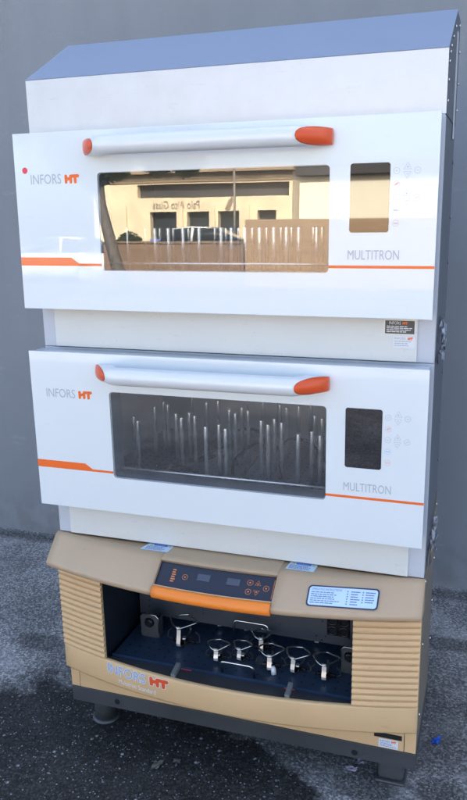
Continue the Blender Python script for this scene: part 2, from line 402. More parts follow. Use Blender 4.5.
def emblem(bm, F, a0, b0, a1, b1, h, grow=0.):
    """The bold rounded H with the T joined to it."""
    W = a1 - a0; H = b1 - b0; w = .185 * W + grow; k = [0]
    def st(p, q, ww=None):
        fstroke(bm, F, (a0 + p[0] * W, b0 + p[1] * H), (a0 + q[0] * W, b0 + q[1] * H), ww or w, h + k[0] * .00004); k[0] += 1
    st((.10, .16), (.10, .84)); st((.10, .50), (.42, .56)); st((.42, .16), (.42, .82)); st((.44, .82), (.90, .84)); st((.72, .16), (.72, .80))
def words_rows(bm, F, a0, b0, a1, b1, rows, h, fill=.5, seed=1, wl=(.03, .10)):
    rd = random.Random(seed); L = a1 - a0; dh = (b1 - b0) / rows
    for i in range(rows):
        x = a0; end = a0 + L * rd.uniform(.72, 1.)
        while x < end:
            w = rd.uniform(*wl) * L
            frect(bm, F, x, b1 - (i + .5 + fill / 2) * dh, min(x + w, end), b1 - (i + .5 - fill / 2) * dh, h); x += w + .022 * L

XL, XR = .006, .992
CX = .499

# ------------------------------------------------------------------ the two white incubators
def white_incubator(dz, label, upper):
    Z = lambda z: z + dz
    u = thing('incubator_shaker', label, 'incubator', (CX, .42, Z(-.107)))
    # cabinet: front bezel band, inset rear body, open chamber
    bm = newbm()
    plate(bm, [(XL, Z(-.106)), (XR, Z(-.106)), (XR, Z(.4128)), (XL, Z(.4128))], [[(.075, Z(.03)), (.075, Z(.395)), (.915, Z(.395)), (.915, Z(.03))]], .07, .10)
    obj('cabinet_front', bm, 'stile', u)
    bm = newbm()
    box(bm, XL, XL + .004, .10, .40, Z(-.106), Z(.4128)); box(bm, XR - .004, XR, .10, .40, Z(-.106), Z(.4128))
    box(bm, .030, .034, .40, .78, Z(-.106), Z(.4128)); box(bm, .963, .967, .40, .78, Z(-.106), Z(.4128))
    box(bm, .034, .963, .776, .78, Z(-.106), Z(.4128))
    box(bm, XL + .004, XR - .004, .10, .40, Z(.404), Z(.4128)); box(bm, .034, .963, .40, .776, Z(.404), Z(.4128))
    box(bm, XL + .004, XR - .004, .10, .40, Z(-.106), Z(-.10)); box(bm, .034, .963, .40, .776, Z(-.106), Z(-.10))
    box(bm, XL + .004, .034, .396, .40, Z(-.10), Z(.404)); box(bm, .963, XR - .004, .396, .40, Z(-.10), Z(.404))
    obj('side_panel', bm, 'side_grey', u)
    bm = newbm()
    a, b, y1, z0, z1 = .075, .915, .64, Z(.03), Z(.395)
    box(bm, a - .004, a, .10, y1, z0, z1); box(bm, b, b + .004, .10, y1, z0, z1); box(bm, a, b, y1, y1 + .004, z0, z1)
    box(bm, a, b, .10, y1, z1, z1 + .004); box(bm, a, b, .10, y1, z0 - .004, z0)
    obj('chamber', bm, 'chamber', u)
    bm = newbm(); box(bm, .044, .955, .062, .0695, Z(-.1045), Z(.402), .002)
    # front apron under the door (the door covers its upper part); leave the window clear
    bm.free(); bm = newbm(); box(bm, .044, .955, .0615, .0695, Z(-.1045), Z(-.0005), .002)
    obj('apron', bm, 'cab_white', u)
    # door
    org = Vector((CX, 0, Z(0))); ox0, ox1, H = 0, .99, .4132
    wl, wr, wb, wt = .2211, .7675, .0943, .3192
    hole = rrect(wl, wr, Z(wb), Z(wt), .009)
    bm = newbm(); ih = rrect(wl + .0012, wr - .0012, Z(wb + .0012), Z(wt - .0012), .008)
    plate(bm, [(ox0 + .004, Z(.004)), (ox1 - .004, Z(.004)), (ox1 - .004, Z(H - .003)), (ox0 + .004, Z(H - .003))], [ih], .0065, .0595)
    for f in bm.faces:
        c = f.calc_center_median()
        f.material_index = 1 if (wl - .004 < c.x < wr + .004 and Z(wb - .004) < c.z < Z(wt + .004) and abs(f.normal.y) < .5) else 0
    door = obj('door', bm, ['frame_grey', 'jamb'], u, org)
    bm = newbm()
    plate(bm, [(ox0, Z(0)), (ox1, Z(0)), (ox1, Z(H)), (ox0, Z(H))], [hole], 0, .006, .0012)
    obj('front_panel', bm, 'door_white', door, org)
    bm = newbm(); plate(bm, rrect(wl + .0004, wr - .0004, Z(wb + .0004), Z(wt - .0004), .0088), [], .0008, .0045); obj('window_pane', bm, 'pane', door, org)
    bm = newbm(); cyl(bm, (wl - .002, .034, Z(.1105)), (wr + .002, .034, Z(.1115)), .0032, 12); obj('window_rail', bm, 'rail', door, org)
    bm = newbm(); plate(bm, rrect(.811, .893, Z(.1798), Z(.3194), .0055), [], -.0006, -.0001); obj('display', bm, 'display', door, org)
    F = Frame((0, 0, Z(0)), (1, 0, 0), (0, 0, 1)); h = .0004
    bm = newbm(); t0, t1, tn = .1054, .1253, .1113
    fpoly(bm, F, [(.0006, t0), (wl, t0), (wl, tn), (.162, tn), (.141, t1), (.0006, t1)], h); obj('stripe', bm, 'orange', door, org)
    bm = newbm(); frect(bm, F, wr, t0, .9894, tn, h); obj('stripe', bm, 'orange', door, org)
    bm = newbm(); ftext(bm, F, 'INFORS', .0435, .2965, .126, .3190, h); obj('logo_lettering', bm, 'grey_ink', door, org)
    bm = newbm(); emblem(bm, F, .1350, .2965, .1745, .3165, h); obj('logo_emblem', bm, 'orange', door, org)
    bm = newbm(); ftext(bm, F, 'MULTITRON', .809, .1235, .9165, .1435, h); obj('model_lettering', bm, 'grey_ink', door, org)
    for (a, b, k, m_) in ((.9058, .3025, 'o', 'grey_line'), (.9478, .3024, 'o', 'grey_line'), (.9064, .2763, 'p', 'red_line'), (.9062, .2509, 'o', 'grey_line'),
                          (.9480, .2491, 's', 'grey_line'), (.9065, .2243, 'm', 'blue_line'), (.9070, .1981, 'm', 'red_line'),
                          (.9276, .3095, 'u', 'grey_line'), (.9273, .2955, 'd', 'grey_line'), (.9274, .2572, 'u', 'grey_line'), (.9271, .2434, 'd', 'grey_line')):
        bm = newbm()
        if k in 'ud':
            fring(bm, F, a, b, .0092, .0011, h, sides=3, rot=90 if k == 'u' else -90)
            frect(bm, F, a - .0018, b - .0006, a + .0018, b + .0006, h)
            if k == 'u': frect(bm, F, a - .0006, b - .0018, a + .0006, b + .0018, h + .00004)
        else:
            fring(bm, F, a, b, .0066, .0007, h)
            if k == 'p': fstroke(bm, F, (a - .002, b - .001), (a + .0025, b + .002), .0032, h + .00004)
            elif k == 's': fstroke(bm, F, (a - .003, b - .002), (a + .003, b + .002), .001, h)
            elif k == 'm': frect(bm, F, a - .0042, b - .001, a + .0042, b + .001, h)
            else: frect(bm, F, a - .0025, b - .0005, a + .0025, b + .0005, h)
        obj('button', bm, m_, door, org)
    if upper:
        bm = newbm(); fdisc(bm, F, .0287, .3288, .0073, h); obj('round_sticker', bm, 'red', door, org)
    # bar handle with slanted orange ends
    zc = Z(.3735); rr = .0212; x0, x1 = .1975, .774
    def prof(uu):
        q_ = min(1, max(0, uu) / .072); yf = -.016 - .062 * (.2 * q_ + .8 * math.sin(math.pi / 2 * q_) ** .75)
        t = min(1, max(0, (uu - .045) / .028)); t = t * t * (3 - 2 * t)
        yb = 0.0 * (1 - t) - .034 * t
        hh = rr * min(1., .74 + .26 * (max(0, uu) / .05) ** .6)
        return yf, yb, hh
    us = [0, .002, .005, .009, .014, .020, .027, .035, .043, .049, .055, .062, .070, .080]
    L = x1 - x0
    st = us + [L / 2] + [L - q for q in us[::-1]]
    secs = []
    for s_ in st:
        uu = min(s_, L - s_); yf, yb, hh = prof(uu); cy, ry = (yf + yb) / 2, (yb - yf) / 2
        secs.append([(x0 + s_, cy + ry * math.copysign(abs(math.cos(a)) ** .9, math.cos(a)), zc + hh * math.sin(a)) for a in [2 * math.pi * i / 40 for i in range(40)]])
    bm = newbm(); loft(bm, secs)
    bmesh.ops.recalc_face_normals(bm, faces=bm.faces[:])
    src = bpy.data.meshes.new('tmp'); bm.to_mesh(src); bm.free()
    pts = []
    for side in (0, 1):
        nx = -1 if side == 0 else 1
        px = (x0 + .056) if side == 0 else (x1 - .062)
        no = Vector((nx * math.cos(R(40)), -math.sin(R(40)), 0)).normalized()
        # the plane passes just under the convex slanted end
        pts.append((Vector((px, -.074, zc)), no))
    def cut(keep_cap, side=None, grow=0.):
        b = newbm(); b.from_mesh(src)
        for i, (p, n) in enumerate(pts):
            if side is not None and i != side: continue
            g = b.verts[:] + b.edges[:] + b.faces[:]
            bmesh.ops.bisect_plane(b, geom=g, plane_co=p, plane_no=n, clear_inner=keep_cap, clear_outer=not keep_cap)
            es = [e for e in b.edges if e.is_boundary]
            bmesh.ops.holes_fill(b, edges=es, sides=0)
        return b
    b = cut(False); hd = obj('handle', b, 'handle', door, org)
    for side in (0, 1):
        b = cut(True, side); c = Vector((0, 0, 0))
        for v in b.verts: v.co += pts[side][1] * .0006
        obj('handle_end_cap', b, 'orange_cap', door, org)
    bpy.data.meshes.remove(src)
    bm = newbm()
    for xx in (x0 + .088, x1 - .088):
        tube(bm, [(xx, -.056 + .0224 * math.cos(a), zc + .0224 * math.sin(a)) for a in [2 * math.pi * i / 32 for i in range(32)]], .0003, 5, True)
    bm.free()
    if upper: door.rotation_euler = (-R(1.3), 0, 0)
    # loose trim down the right-hand side: screws and a wad of film poking from the seam
    for zz in (-.06, .09, .2, .33):
        bm = newbm(); cyl(bm, (XR, .375, Z(zz)), (XR + .003, .375, Z(zz)), .0042, 10); obj('screw', bm, 'clamp_dark', u)
    bm = newbm(); rd = random.Random(5 + int(upper)); n = 26
    zc2 = Z(-.07) if upper else Z(-.02)
    if not upper: zc2 = -.055
    for i in range(n):
        c = Vector((XR + .004 + rd.uniform(0, .008), .20 + rd.uniform(-.07, .07), zc2 + rd.uniform(-.045, .045)))
        vs = [bm.verts.new(c + Vector((rd.uniform(-.004, .006), rd.uniform(-.022, .022), rd.uniform(-.014, .014)))) for _ in range(4)]
        for t in ((0, 1, 2), (0, 2, 3), (0, 3, 1), (1, 3, 2)): bm.faces.new([vs[k] for k in t])
    obj('torn_film', bm, 'film', u)
    return u, door

lower, ldoor = white_incubator(0, 'glossy white incubator in the middle of the stack, steel rods seen through its clear window', False)
upper, udoor = white_incubator(.5206, 'topmost white incubator with sloped metal hood, red dot sticker and mirror-like window', True)

# rating plates on the seam panel under the upper door
F = Frame((0, .0612, .4142), (1, 0, 0), (0, 0, 1)); zz = lambda z: z - .4142
bm = newbm(); plate(bm, rrect(.882, .951, .4765, .5105, .003), [], .0607, .0612); pl = obj('rating_plate', bm, 'silver', upper)
bm = newbm(); frect(bm, F, .8845, zz(.479), .9485, zz(.5082), .0008); obj('plate_field', bm, 'label_dark', pl)
bm = newbm(); ftext(bm, F, 'INFORS', .8935, zz(.4995), .9185, zz(.5062), .0011)
words_rows(bm, F, .888, zz(.4815), .946, zz(.4975), 4, .0011, .45, 3, (.08, .2)); obj('plate_lettering', bm, 'white_ink', pl)
bm = newbm(); emblem(bm, F, .922, zz(.4998), .934, zz(.506), .0011); obj('plate_emblem', bm, 'orange', pl)
bm = newbm(); plate(bm, rrect(.903, .950, .4480, .4735, .003), [], .0608, .0612); pl = obj('serial_label', bm, 'label_white', upper)
bm = newbm(); ftext(bm, F, 'INFORS', .906, zz(.4665), .930, zz(.4712), .0007); obj('label_title', bm, 'grey_ink', pl); bm = newbm(); words_rows(bm, F, .906, zz(.4505), .946, zz(.4645), 3, .0007, .4, 5, (.06, .2)); obj('label_lettering', bm, 'grey_ink', pl)
bm = newbm(); emblem(bm, F, .9345, zz(.4655), .9465, zz(.4715), .0007); obj('label_emblem', bm, 'orange', pl)

# hood on the upper incubator
def hood():
    zt = .9345; prof = [(.07, zt), (.07, 1.0615), (.285, 1.172), (.40, 1.172), (.40, zt)]
    x0, x1 = .0095, .9935
    bm = newbm(); box(bm, x0, x1, .07, .0735, zt, 1.0605); 
    h = obj('hood', bm, 'hood', upper)
    bm = newbm()
    t = .004
    sl = [(.0685, 1.0600), (.285, 1.1725), (.402, 1.1725), (.402, 1.168), (.286, 1.168), (.0705, 1.0580)]
    loft(bm, [[(x0, y, z) for y, z in sl], [(x1, y, z) for y, z in sl]], smooth=False); obj('hood_slope', bm, 'hood_top', h)
    for xa, xb in ((x0, x0 + .003), (x1 - .003, x1)):
        bm = newbm(); q = [(.074, zt), (.074, 1.0575), (.2855, 1.1665), (.398, 1.1665), (.398, zt)]
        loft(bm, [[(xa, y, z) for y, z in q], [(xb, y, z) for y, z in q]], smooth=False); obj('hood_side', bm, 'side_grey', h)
    bm = newbm(); box(bm, x0 + .003, x1 - .003, .398, .402, zt, 1.168); obj('hood_back', bm, 'side_grey', h)
    # rivets along the right-hand edge and a bright strip of trim
    for y, z in ((.085, .96), (.085, 1.0), (.085, 1.035), (.12, 1.07), (.17, 1.096), (.23, 1.127), (.35, 1.15), (.39, 1.10), (.39, 1.03), (.39, .97), (.10, 1.055)):
        bm = newbm(); cyl(bm, (x1, y, z), (x1 + .003, y, z), .0035, 10); obj('rivet', bm, 'steel', h)
    bm = newbm(); box(bm, x1, x1 + .002, .30, .325, .90, 1.13); obj('trim_strip', bm, 'stile', h)
    # black strip painting the shadow gap between the hood and the cabinet top
    bm = newbm(); box(bm, XL + .006, XR - .006, .085, .39, .9334, .9346); obj('gap_shadow', bm, 'black', h)
hood()

# ------------------------------------------------------------------ the beige incubator
beige = thing('incubator_shaker', 'older beige incubator with louvred front and open chamber, bottom of the stack', 'incubator', (CX, .42, -.75))
def bow(x, b=.075): return -b * max(0, 1 - ((x - CX) / .493) ** 2)
XS = lambda a, b, n: [a + (b - a) * i / n for i in range(n + 1)]
bm = newbm()
box(bm, XL, XL + .004, .07, .40, -.594, -.108); box(bm, XR - .004, XR, .07, .40, -.594, -.108)
box(bm, .030, .034, .40, .78, -.594, -.108); box(bm, .963, .967, .40, .78, -.594, -.108); box(bm, .034, .963, .776, .78, -.594, -.108)
box(bm, XL + .004, XR - .004, .075, .40, -.114, -.1085); box(bm, .034, .963, .40, .776, -.114, -.1085)
box(bm, XL + .004, .034, .396, .40, -.594, -.114); box(bm, .963, XR - .004, .396, .40, -.594, -.114)
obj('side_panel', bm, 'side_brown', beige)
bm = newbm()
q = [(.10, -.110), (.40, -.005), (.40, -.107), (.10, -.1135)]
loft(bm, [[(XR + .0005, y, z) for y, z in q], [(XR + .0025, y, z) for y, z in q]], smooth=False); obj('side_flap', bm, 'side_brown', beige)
for y, z in ((.10, -.13), (.385, -.20), (.385, -.33), (.10, -.30), (.385, -.45), (.10, -.50), (.385, -.04)):
    bm = newbm(); cyl(bm, (XR, y, z), (XR + .004, y, z), .004, 10); obj('screw', bm, 'steel', beige)
# cover with overhanging lip, in three runs; the middle is recessed for the control panel
P1y, P1z, P2y, P2z = .058, -.1075, -.006, -.168
def cover_profile(x, lo=0., hi=1., inset=0., orange=False):
    b1, b2 = bow(x, .058), bow(x)
    a = Vector((P1y + b1, P1z)); b = Vector((P2y + b2, P2z)); d = (b - a); n = Vector((d.y, -d.x)).normalized()
    if n.y > 0: n = -n
    n = Vector((-abs(n.x), abs(n.y)))
    return a, b, n
def cover_run(xa, xb, n):
    secs = []
    for x in XS(xa, xb, n):
        a, b, nn = cover_profile(x)
        pr = [(.0695, P1z), (a.x + .010, a.y)]
        for k in range(1, 5):                       # rounded break line
            t = k / 5; pr.append((a.x + .010 * (1 - t) ** 2 - .0076 * t ** 2 + 0, a.y - .0062 * t * t))
        d = (b - a).normalized()
        pr += [(a.x + d.x * .012, a.y + d.y * .012)]
        e = b - d * .008; pr.append((e.x, e.y))
        for k in range(1, 6):                       # rounded lip
            t = k / 6; o = (1 - t) ** 2 * e + 2 * t * (1 - t) * (b + Vector((-.002, -.002))) + t * t * (b + Vector((.006, -.014))); pr.append((o.x, o.y))
        pr += [(b.x + .006, b.y - .014), (b.x + .016, b.y - .018), (.0695, b.y - .018)]
        secs.append([(x, y, z) for y, z in pr])
    bm = newbm(); loft(bm, secs); return bm
PX0, PX1 = .343, .652
def flat_ends(bm):
    for f in bm.faces:
        if len(f.verts) > 4: f.smooth = False
    return bm
cov = obj('cover', flat_ends(cover_run(.001, PX0, 12)), 'beige_cover', beige)
obj('cover_end', flat_ends(cover_run(PX1, .9965, 12)), 'beige_cover', cov)
secs = []; secp = []; seco = []; 
for x in XS(PX0 + .0005, PX1 - .0005, 14):
    a, b, nn = cover_profile(x); d = (b - a).normalized(); inn = -nn * .010
    top = a + d * .010; bot = a + d * ((b - a).length - .020)
    pr = [(.0695, P1z), (a.x + .010, a.y), (a.x - .001, a.y - .002), (top.x, top.y), ((top + inn).x, (top + inn).y), ((bot + inn).x, (bot + inn).y), (bot.x + .001, bot.y + .001),
          (b.x + .004, b.y + .004), (b.x + .008, b.y - .012), (.0695, b.y - .016)]
    secs.append([(x, y, z) for y, z in pr])
    i2 = -nn * .0085; t2, b2 = top + i2 + d * .001, bot + i2 - d * .001
    secp.append([(x, p.x, p.y) for p in (t2, b2, b2 - nn * .001, t2 - nn * .001)])
    o0 = bot + d * .002
    pts_ = [o0 - nn * .001]
    for k in range(0, 9):
        t = k / 8; c0, c1, c2, c3 = o0 + nn * .0015, b + Vector((-.004, .003)), b + Vector((-.006, -.012)), b + Vector((.006, -.020))
        pts_.append((1 - t) ** 3 * c0 + 3 * t * (1 - t) ** 2 * c1 + 3 * t * t * (1 - t) * c2 + t ** 3 * c3)
    pts_.append(b + Vector((.012, -.010)))
    seco.append([(x, p.x, p.y) for p in pts_])
bm = newbm(); loft(bm, secs, smooth=False); obj('panel_surround', bm, 'beige_cover', cov)
bm = newbm(); loft(bm, secp, smooth=False); panel = obj('control_panel', bm, 'panel_blue', beige)
bm = newbm(); loft(bm, seco); obj('orange_trim', flat_ends(bm), 'orange_trim', cov)
# marks on the control panel: the panel is nearly flat across the middle, so each mark sits on its local frame
def panel_frame(x):
    a, b, nn = cover_profile(x); d = (b - a).normalized(); o = a + d * ((b - a).length * .5 - .005) - nn * .0085
    s = (bow(x + .001) - bow(x - .001)) / .002 * .85
    return Frame((x, o.x, o.y), (1, s, 0), (0, -d.x, -d.y)), (b - a).length
for (x, dv, k, m_) in ((.388, 0, 'col', 'panel_ink'), (.419, .002, 'ring', 'panel_ink'), (.468, .008, 'lcd', 'panel_screen'), (.546, .008, 'lcd', 'panel_screen'),
                       (.588, .012, 'ring', 'panel_ink'), (.588, -.012, 'ring', 'panel_ink'), (.608, .012, 'up', 'panel_ink'), (.608, -.012, 'dn', 'panel_ink'),
                       (.630, .001, 'ring', 'panel_ink'), (.6475, 0, 'row', 'panel_ink')):
    Fp, ll = panel_frame(x); bm = newbm(); h = .0011
    if k == 'ring': fring(bm, Fp, 0, dv, .0075, .0011, h); fdisc(bm, Fp, 0, dv, .0022, h)
    elif k == 'up': fring(bm, Fp, 0, dv - .001, .009, .0014, h, sides=3, rot=90); frect(bm, Fp, -.002, dv - .003, .002, dv, h)
    elif k == 'dn': fring(bm, Fp, 0, dv + .001, .009, .0014, h, sides=3, rot=-90); frect(bm, Fp, -.002, dv, .002, dv + .003, h)
    elif k == 'lcd': frect(bm, Fp, -.017, dv - .009, .017, dv + .009, h)
    elif k == 'row': words_rows(bm, Fp, -.0012, -.025, .0012, .025, 14, h, .7, 2, (.9, 1.))
    else:
        words_rows(bm, Fp, -.006, -.017, .006, .020, 6, h, .6, 4, (.3, .5))
    obj({'lcd': 'display', 'row': 'panel_lettering', 'col': 'panel_lettering'}.get(k, 'button'), bm, m_, panel)
# warning stickers on top of the cover and the instruction label on its face
for (xa, xb, xc, xd, s_) in ((.262, .336, .351, .281, 1), (.6555, .7225, .737, .668, 2)):
    Fw = Frame((0, 0, P1z + .0002), (1, 0, 0), (0, 1, 0))
    y0, y1 = (.026, .0655); y0b = y0
    bm = newbm(); fpoly(bm, Fw, [(xa + .008, y0), (xb + .012, y0), (xc, y1), (xd, y1)], .0004); st = obj('warning_sticker', bm, 'label_pale', beige)
    wd = xc - xd
    bm = newbm(); frect(bm, Fw, xd + .016, .055, xc - .016, .0635, .0007); obj('sticker_band', bm, 'label_blue', st)
    bm = newbm(); ftext(bm, Fw, 'WARNING', xd + .022, .0572, xc - .022, .0615, .001); obj('sticker_title', bm, 'label_pale', st)
    bm = newbm(); words_rows(bm, Fw, xd + .001, .030, xc - .008, .0525, 4, .0007, .5, s_ + 6, (.05, .14)); obj('sticker_print', bm, 'label_text', st)
    for xx in (xd + .0095, xc - .0095):
        bm = newbm(); fpoly(bm, Fw, [(xx - .006, .0555), (xx + .006, .0555), (xx, .0635)], .0008); obj('sticker_triangle', bm, 'yellow', st)
def face_frame(x, t):
    a, b, nn = cover_profile(x); d = (b - a).normalized(); o = a + (b - a) * t
    s = (bow(x + .001) - bow(x - .001)) / .002 * .8
    return Frame((x, o.x, o.y), (1, s, 0), (0, -d.x, -d.y))
Fi = face_frame(.815, .54); Fi.o += Fi.n * .0016
bm = newbm(); fpoly(bm, Fi, rrect(-.0835, .0835, -.0265, .0265, .009), 0); il = obj('instruction_label', bm, 'navy', beige)
bm = newbm(); fpoly(bm, Fi, rrect(-.080, .080, -.0232, .0232, .007), .0003); obj('label_field', bm, 'label_pale', il)
bm = newbm(); ftext(bm, Fi, 'OPERATING INSTRUCTIONS', -.075, .0142, -.004, .0195, .0006); obj('label_title', bm, 'label_text', il); bm = newbm()
words_rows(bm, Fi, -.075, -.0195, -.006, .012, 6, .0006, .42, 21, (.05, .16)); words_rows(bm, Fi, .018, -.0195, .040, .018, 6, .0006, .42, 22, (.2, .4)); obj('label_lettering', bm, 'label_text', il); bm = newbm(); words_rows(bm, Fi, .052, -.012, .075, .018, 5, .0006, .42, 23, (.2, .4))
obj('label_lettering', bm, 'label_text', il)
bm = newbm()
for k in range(6):
    fdisc(bm, Fi, .010, .0150 - k * .0062, .0018, .0006, 10)
obj('label_symbols', bm, 'label_text', il)
bm = newbm()
for k in range(5): fdisc(bm, Fi, .046, .0150 - k * .0062, .0018, .0006, 10)
obj('label_symbols', bm, 'label_text', il)

# bowed front: louvred wings, lower fascia, straight skirt
OX0, OX1 = .156, .837; LT, LB, FB = -.192, -.445, -.5205
yf = lambda x: .050 + bow(x)
def wing(xa, xb, louv):
    ribs = 15; zs = []; yb_ = lambda x: yf(x) + .006 + .0125 * min(1, max(0, (abs(x - CX) - .46) / .03))
    p = (LT - LB) / ribs
    for i in range(ribs):
        z = LT - i * p
        for t, o in ((0, .0), (.10, -.0045), (.55, -.0065), (.78, -.0055), (.9, .001)): zs.append((z - t * p, o if louv else 0))
    zs.append((LB, 0))
    secs = []
    for x in XS(xa, xb, 8):
        s = [(x, yf(x) + o, z) for z, o in zs]
        secs.append(s + [(x, yb_(x), LB), (x, yb_(x), LT)])
    b = newbm(); loft(b, secs, smooth=False); return b
wg = obj('louvre_panel', wing(XL - .001, OX0, True), 'beige', beige)
obj('louvre_panel', wing(OX1, XR + .001, True), 'beige', beige)
secs = []
for x in XS(XL - .001, XR + .001, 40):
    y = yf(x) - .003
    yb_ = y + .010 + .012 * min(1, max(0, (abs(x - CX) - .46) / .03)); pr = [(y + .004, LB - .0005), (y + .001, LB - .002), (y, LB - .006), (y, FB + .006), (y + .002, FB + .001), (y + .006, FB), (.0692, FB), (.0692, FB + .004), (yb_, FB + .004), (yb_, LB - .0005)]
    secs.append([(x, a, b) for a, b in pr])
bm = newbm(); loft(bm, secs); fas = obj('lower_fascia', flat_ends(bm), 'beige', beige)
for f in fas.data.polygons: f.use_smooth = abs(f.normal.z) < .5 and abs(f.normal.x) < .8
bm = newbm(); box(bm, .0345, .9620, .0665, .0695, -.5935, -.523, .001); obj('skirt', bm, 'beige', beige)
bm = newbm(); box(bm, XL, .033, .067, .0695, -.5935, -.523, .001); obj('skirt_corner', bm, 'beige', beige)
bm = newbm(); box(bm, .9635, XR, .067, .0695, -.5935, -.523, .001); obj('skirt_corner', bm, 'beige', beige)
Fk = Frame((0, .0662, 0), (1, 0, 0), (0, 0, 1))
bm = newbm(); box(bm, .887, .957, .0655, .0662, -.5625, -.5485); obj('slot', bm, 'dark_hole', beige)
bm = newbm(); plate(bm, [(.899, -.5905), (.948, -.5905), (.948, -.5655), (.899, -.5655)], [], .0654, .0661); sl = obj('serial_label', bm, 'label_white', beige)
Fs = Frame((0, .0654, 0), (1, 0, 0), (0, 0, 1)); bm = newbm(); ftext(bm, Fs, 'INFORS', .902, -.5745, .927, -.569, .0003); obj('label_title', bm, 'label_text', sl); bm = newbm(); words_rows(bm, Fs, .902, -.588, .944, -.5755, 3, .0003, .4, 31, (.05, .2)); obj('label_lettering', bm, 'label_text', sl)
bm = newbm(); emblem(bm, Fs, .931, -.5745, .944, -.568, .0003); obj('label_emblem', bm, 'orange', sl)
# fascia logo, following the bow piece by piece
def fas_frame(x): 
    s = (bow(x + .001) - bow(x - .001)) / .002
    return Frame((x, yf(x) - .003, -.48), (1, s, 0), (0, 0, 1))
def follow(bm):    # bend flat marks drawn at y=0 on to the bowed fascia
    for v in bm.verts: v.co.y += yf(v.co.x) - .003
    return bm
F0 = Frame((0, 0, 0), (1, 0, 0), (0, 0, 1))
for i, ch in enumerate('I'): pass
def outlined(bmw, bmf):
    return bmw, bmf
bm = newbm(); ftext(bm, F0, 'INFORS', .163, -.4815, .2855, -.4525, .0009); obj('logo_lettering', follow(bm), 'logo_blue', beige)
def thick_text(s, a0, b0, a1, b1, h, g):
    b = newbm()
    for i in range(12):
        dx, dy = g * math.cos(2 * math.pi * i / 12), g * math.sin(2 * math.pi * i / 12)
        ftext(b, F0, s, a0 + dx, b0 + dy, a1 + dx, b1 + dy, h - i * .00002)
    return b
obj('logo_outline', follow(thick_text('INFORS', .163, -.4815, .2855, -.4525, .0006, .0017)), 'white_ink', beige)
bm = newbm(); emblem(bm, F0, .2985, -.4795, .358, -.4545, .0010); obj('logo_emblem', follow(bm), 'logo_red', beige)
bm = newbm(); emblem(bm, F0, .2985, -.4795, .358, -.4545, .0006, .0035); obj('emblem_outline', follow(bm), 'white_ink', beige)
bm = newbm(); ftext(bm, F0, 'Multitron Standard', .198, -.5055, .317, -.4915, .0008); obj('model_lettering', follow(bm), 'white_ink', beige)
# sill behind the fascia, chamber, baffle, pegs
T = -.452
secs = []
for x in XS(OX0 - .01, OX1 + .01, 24):
    y = yf(x) + .004; secs.append([(x, y + .007, LB - .003), (x, .0435, LB - .012), (x, .0435, LB - .024), (x, y + .007, LB - .024)])
bm = newbm(); loft(bm, secs, smooth=False); obj('sill', bm, 'plinth', beige)
bm = newbm(); a, b = OX0 - .012, OX1 + .012
box(bm, a - .004, a, .028, .56, -.49, -.187); box(bm, b, b + .004, .028, .56, -.49, -.187); box(bm, a, b, .556, .56, -.49, -.19)
box(bm, a, b, .0695, .556, -.494, -.49); box(bm, a, b, .0695, .556, -.19, -.186)
obj('chamber', bm, 'chamber_blue', beige)
bm = newbm(); box(bm, a + .01, b - .004, .238, .243, -.428, -.19); obj('baffle', bm, 'baffle', beige)
for xx, zz2 in ((.49, -.335), (.655, -.315)):
    bm = newbm(); box(bm, xx, xx + .07, .205, .2375, zz2, -.192, .003); obj('heater_block', bm, 'lamp_box', beige)
bm = newbm()
for i in range(2):
    for j in range(2):
        tube(bm, [(.742 + i * .032 + .013 * math.cos(a_), .236, -.385 + j * .030 + .012 * math.sin(a_)) for a_ in [2 * math.pi * k / 20 for k in range(20)]], .0028, 6, True)
box(bm, .726, .790, .2362, .2376, -.400, -.340); obj('fan_grille', bm, 'black', beige)
for xx in (.366, .676):
    bm = newbm(); y = yf(xx)
    q = [(y + .008, -.450), (y + .008, -.437), (y + .048, -.428), (y + .048, -.441)]
    loft(bm, [[(xx - .006, p_, z) for p_, z in q], [(xx + .006, p_, z) for p_, z in q]], smooth=False); obj('door_hinge', bm, 'lamp_box', beige)
# plinth and feet
bm = newbm()
box(bm, .0065, .9925, .0655, .0745, -.6415, -.5945, .0015); box(bm, .0065, .0105, .0745, .74, -.6415, -.5945); box(bm, .9635, .9675, .0745, .74, -.6415, -.5945)
box(bm, .9675, .9925, .0745, .40, -.6415, -.5945)
box(bm, .0105, .9635, .0745, .74, -.6005, -.5945)
obj('plinth', bm, 'plinth', beige)
for xx, z in ((.152, -.6195), (.838, -.6245)):
    bm = newbm(); tube(bm, [(xx + .0065 * math.cos(a_), .0652, z + .0065 * math.sin(a_)) for a_ in [2 * math.pi * k / 24 for k in range(24)]], .0018, 6, True)
    cyl(bm, (xx, .0649, z), (xx, .0654, z), .0062, 20); obj('bolt_hole', bm, 'dark_hole', beige)
for xx, yy in ((.062, .155), (.062, .62)):
    bm = newbm(); cyl(bm, (xx, yy, -.742), (xx, yy, -.6418), .0335, 32); tube(bm, [(xx, yy, -.7495), (xx, yy, -.746), (xx, yy, -.7405)], lambda t: .042 if t < .9 else .037, 32); obj('foot', bm, 'foot', beige)
for xx, yy in ((.924, .165), (.915, .62)):
    bm = newbm(); box(bm, xx - .034, xx + .034, yy - .034, yy + .034, -.742, -.6418, .010, 4); box(bm, xx - .041, xx + .041, yy - .041, yy + .041, -.7495, -.7405, .004); obj('foot', bm, 'foot', beige)

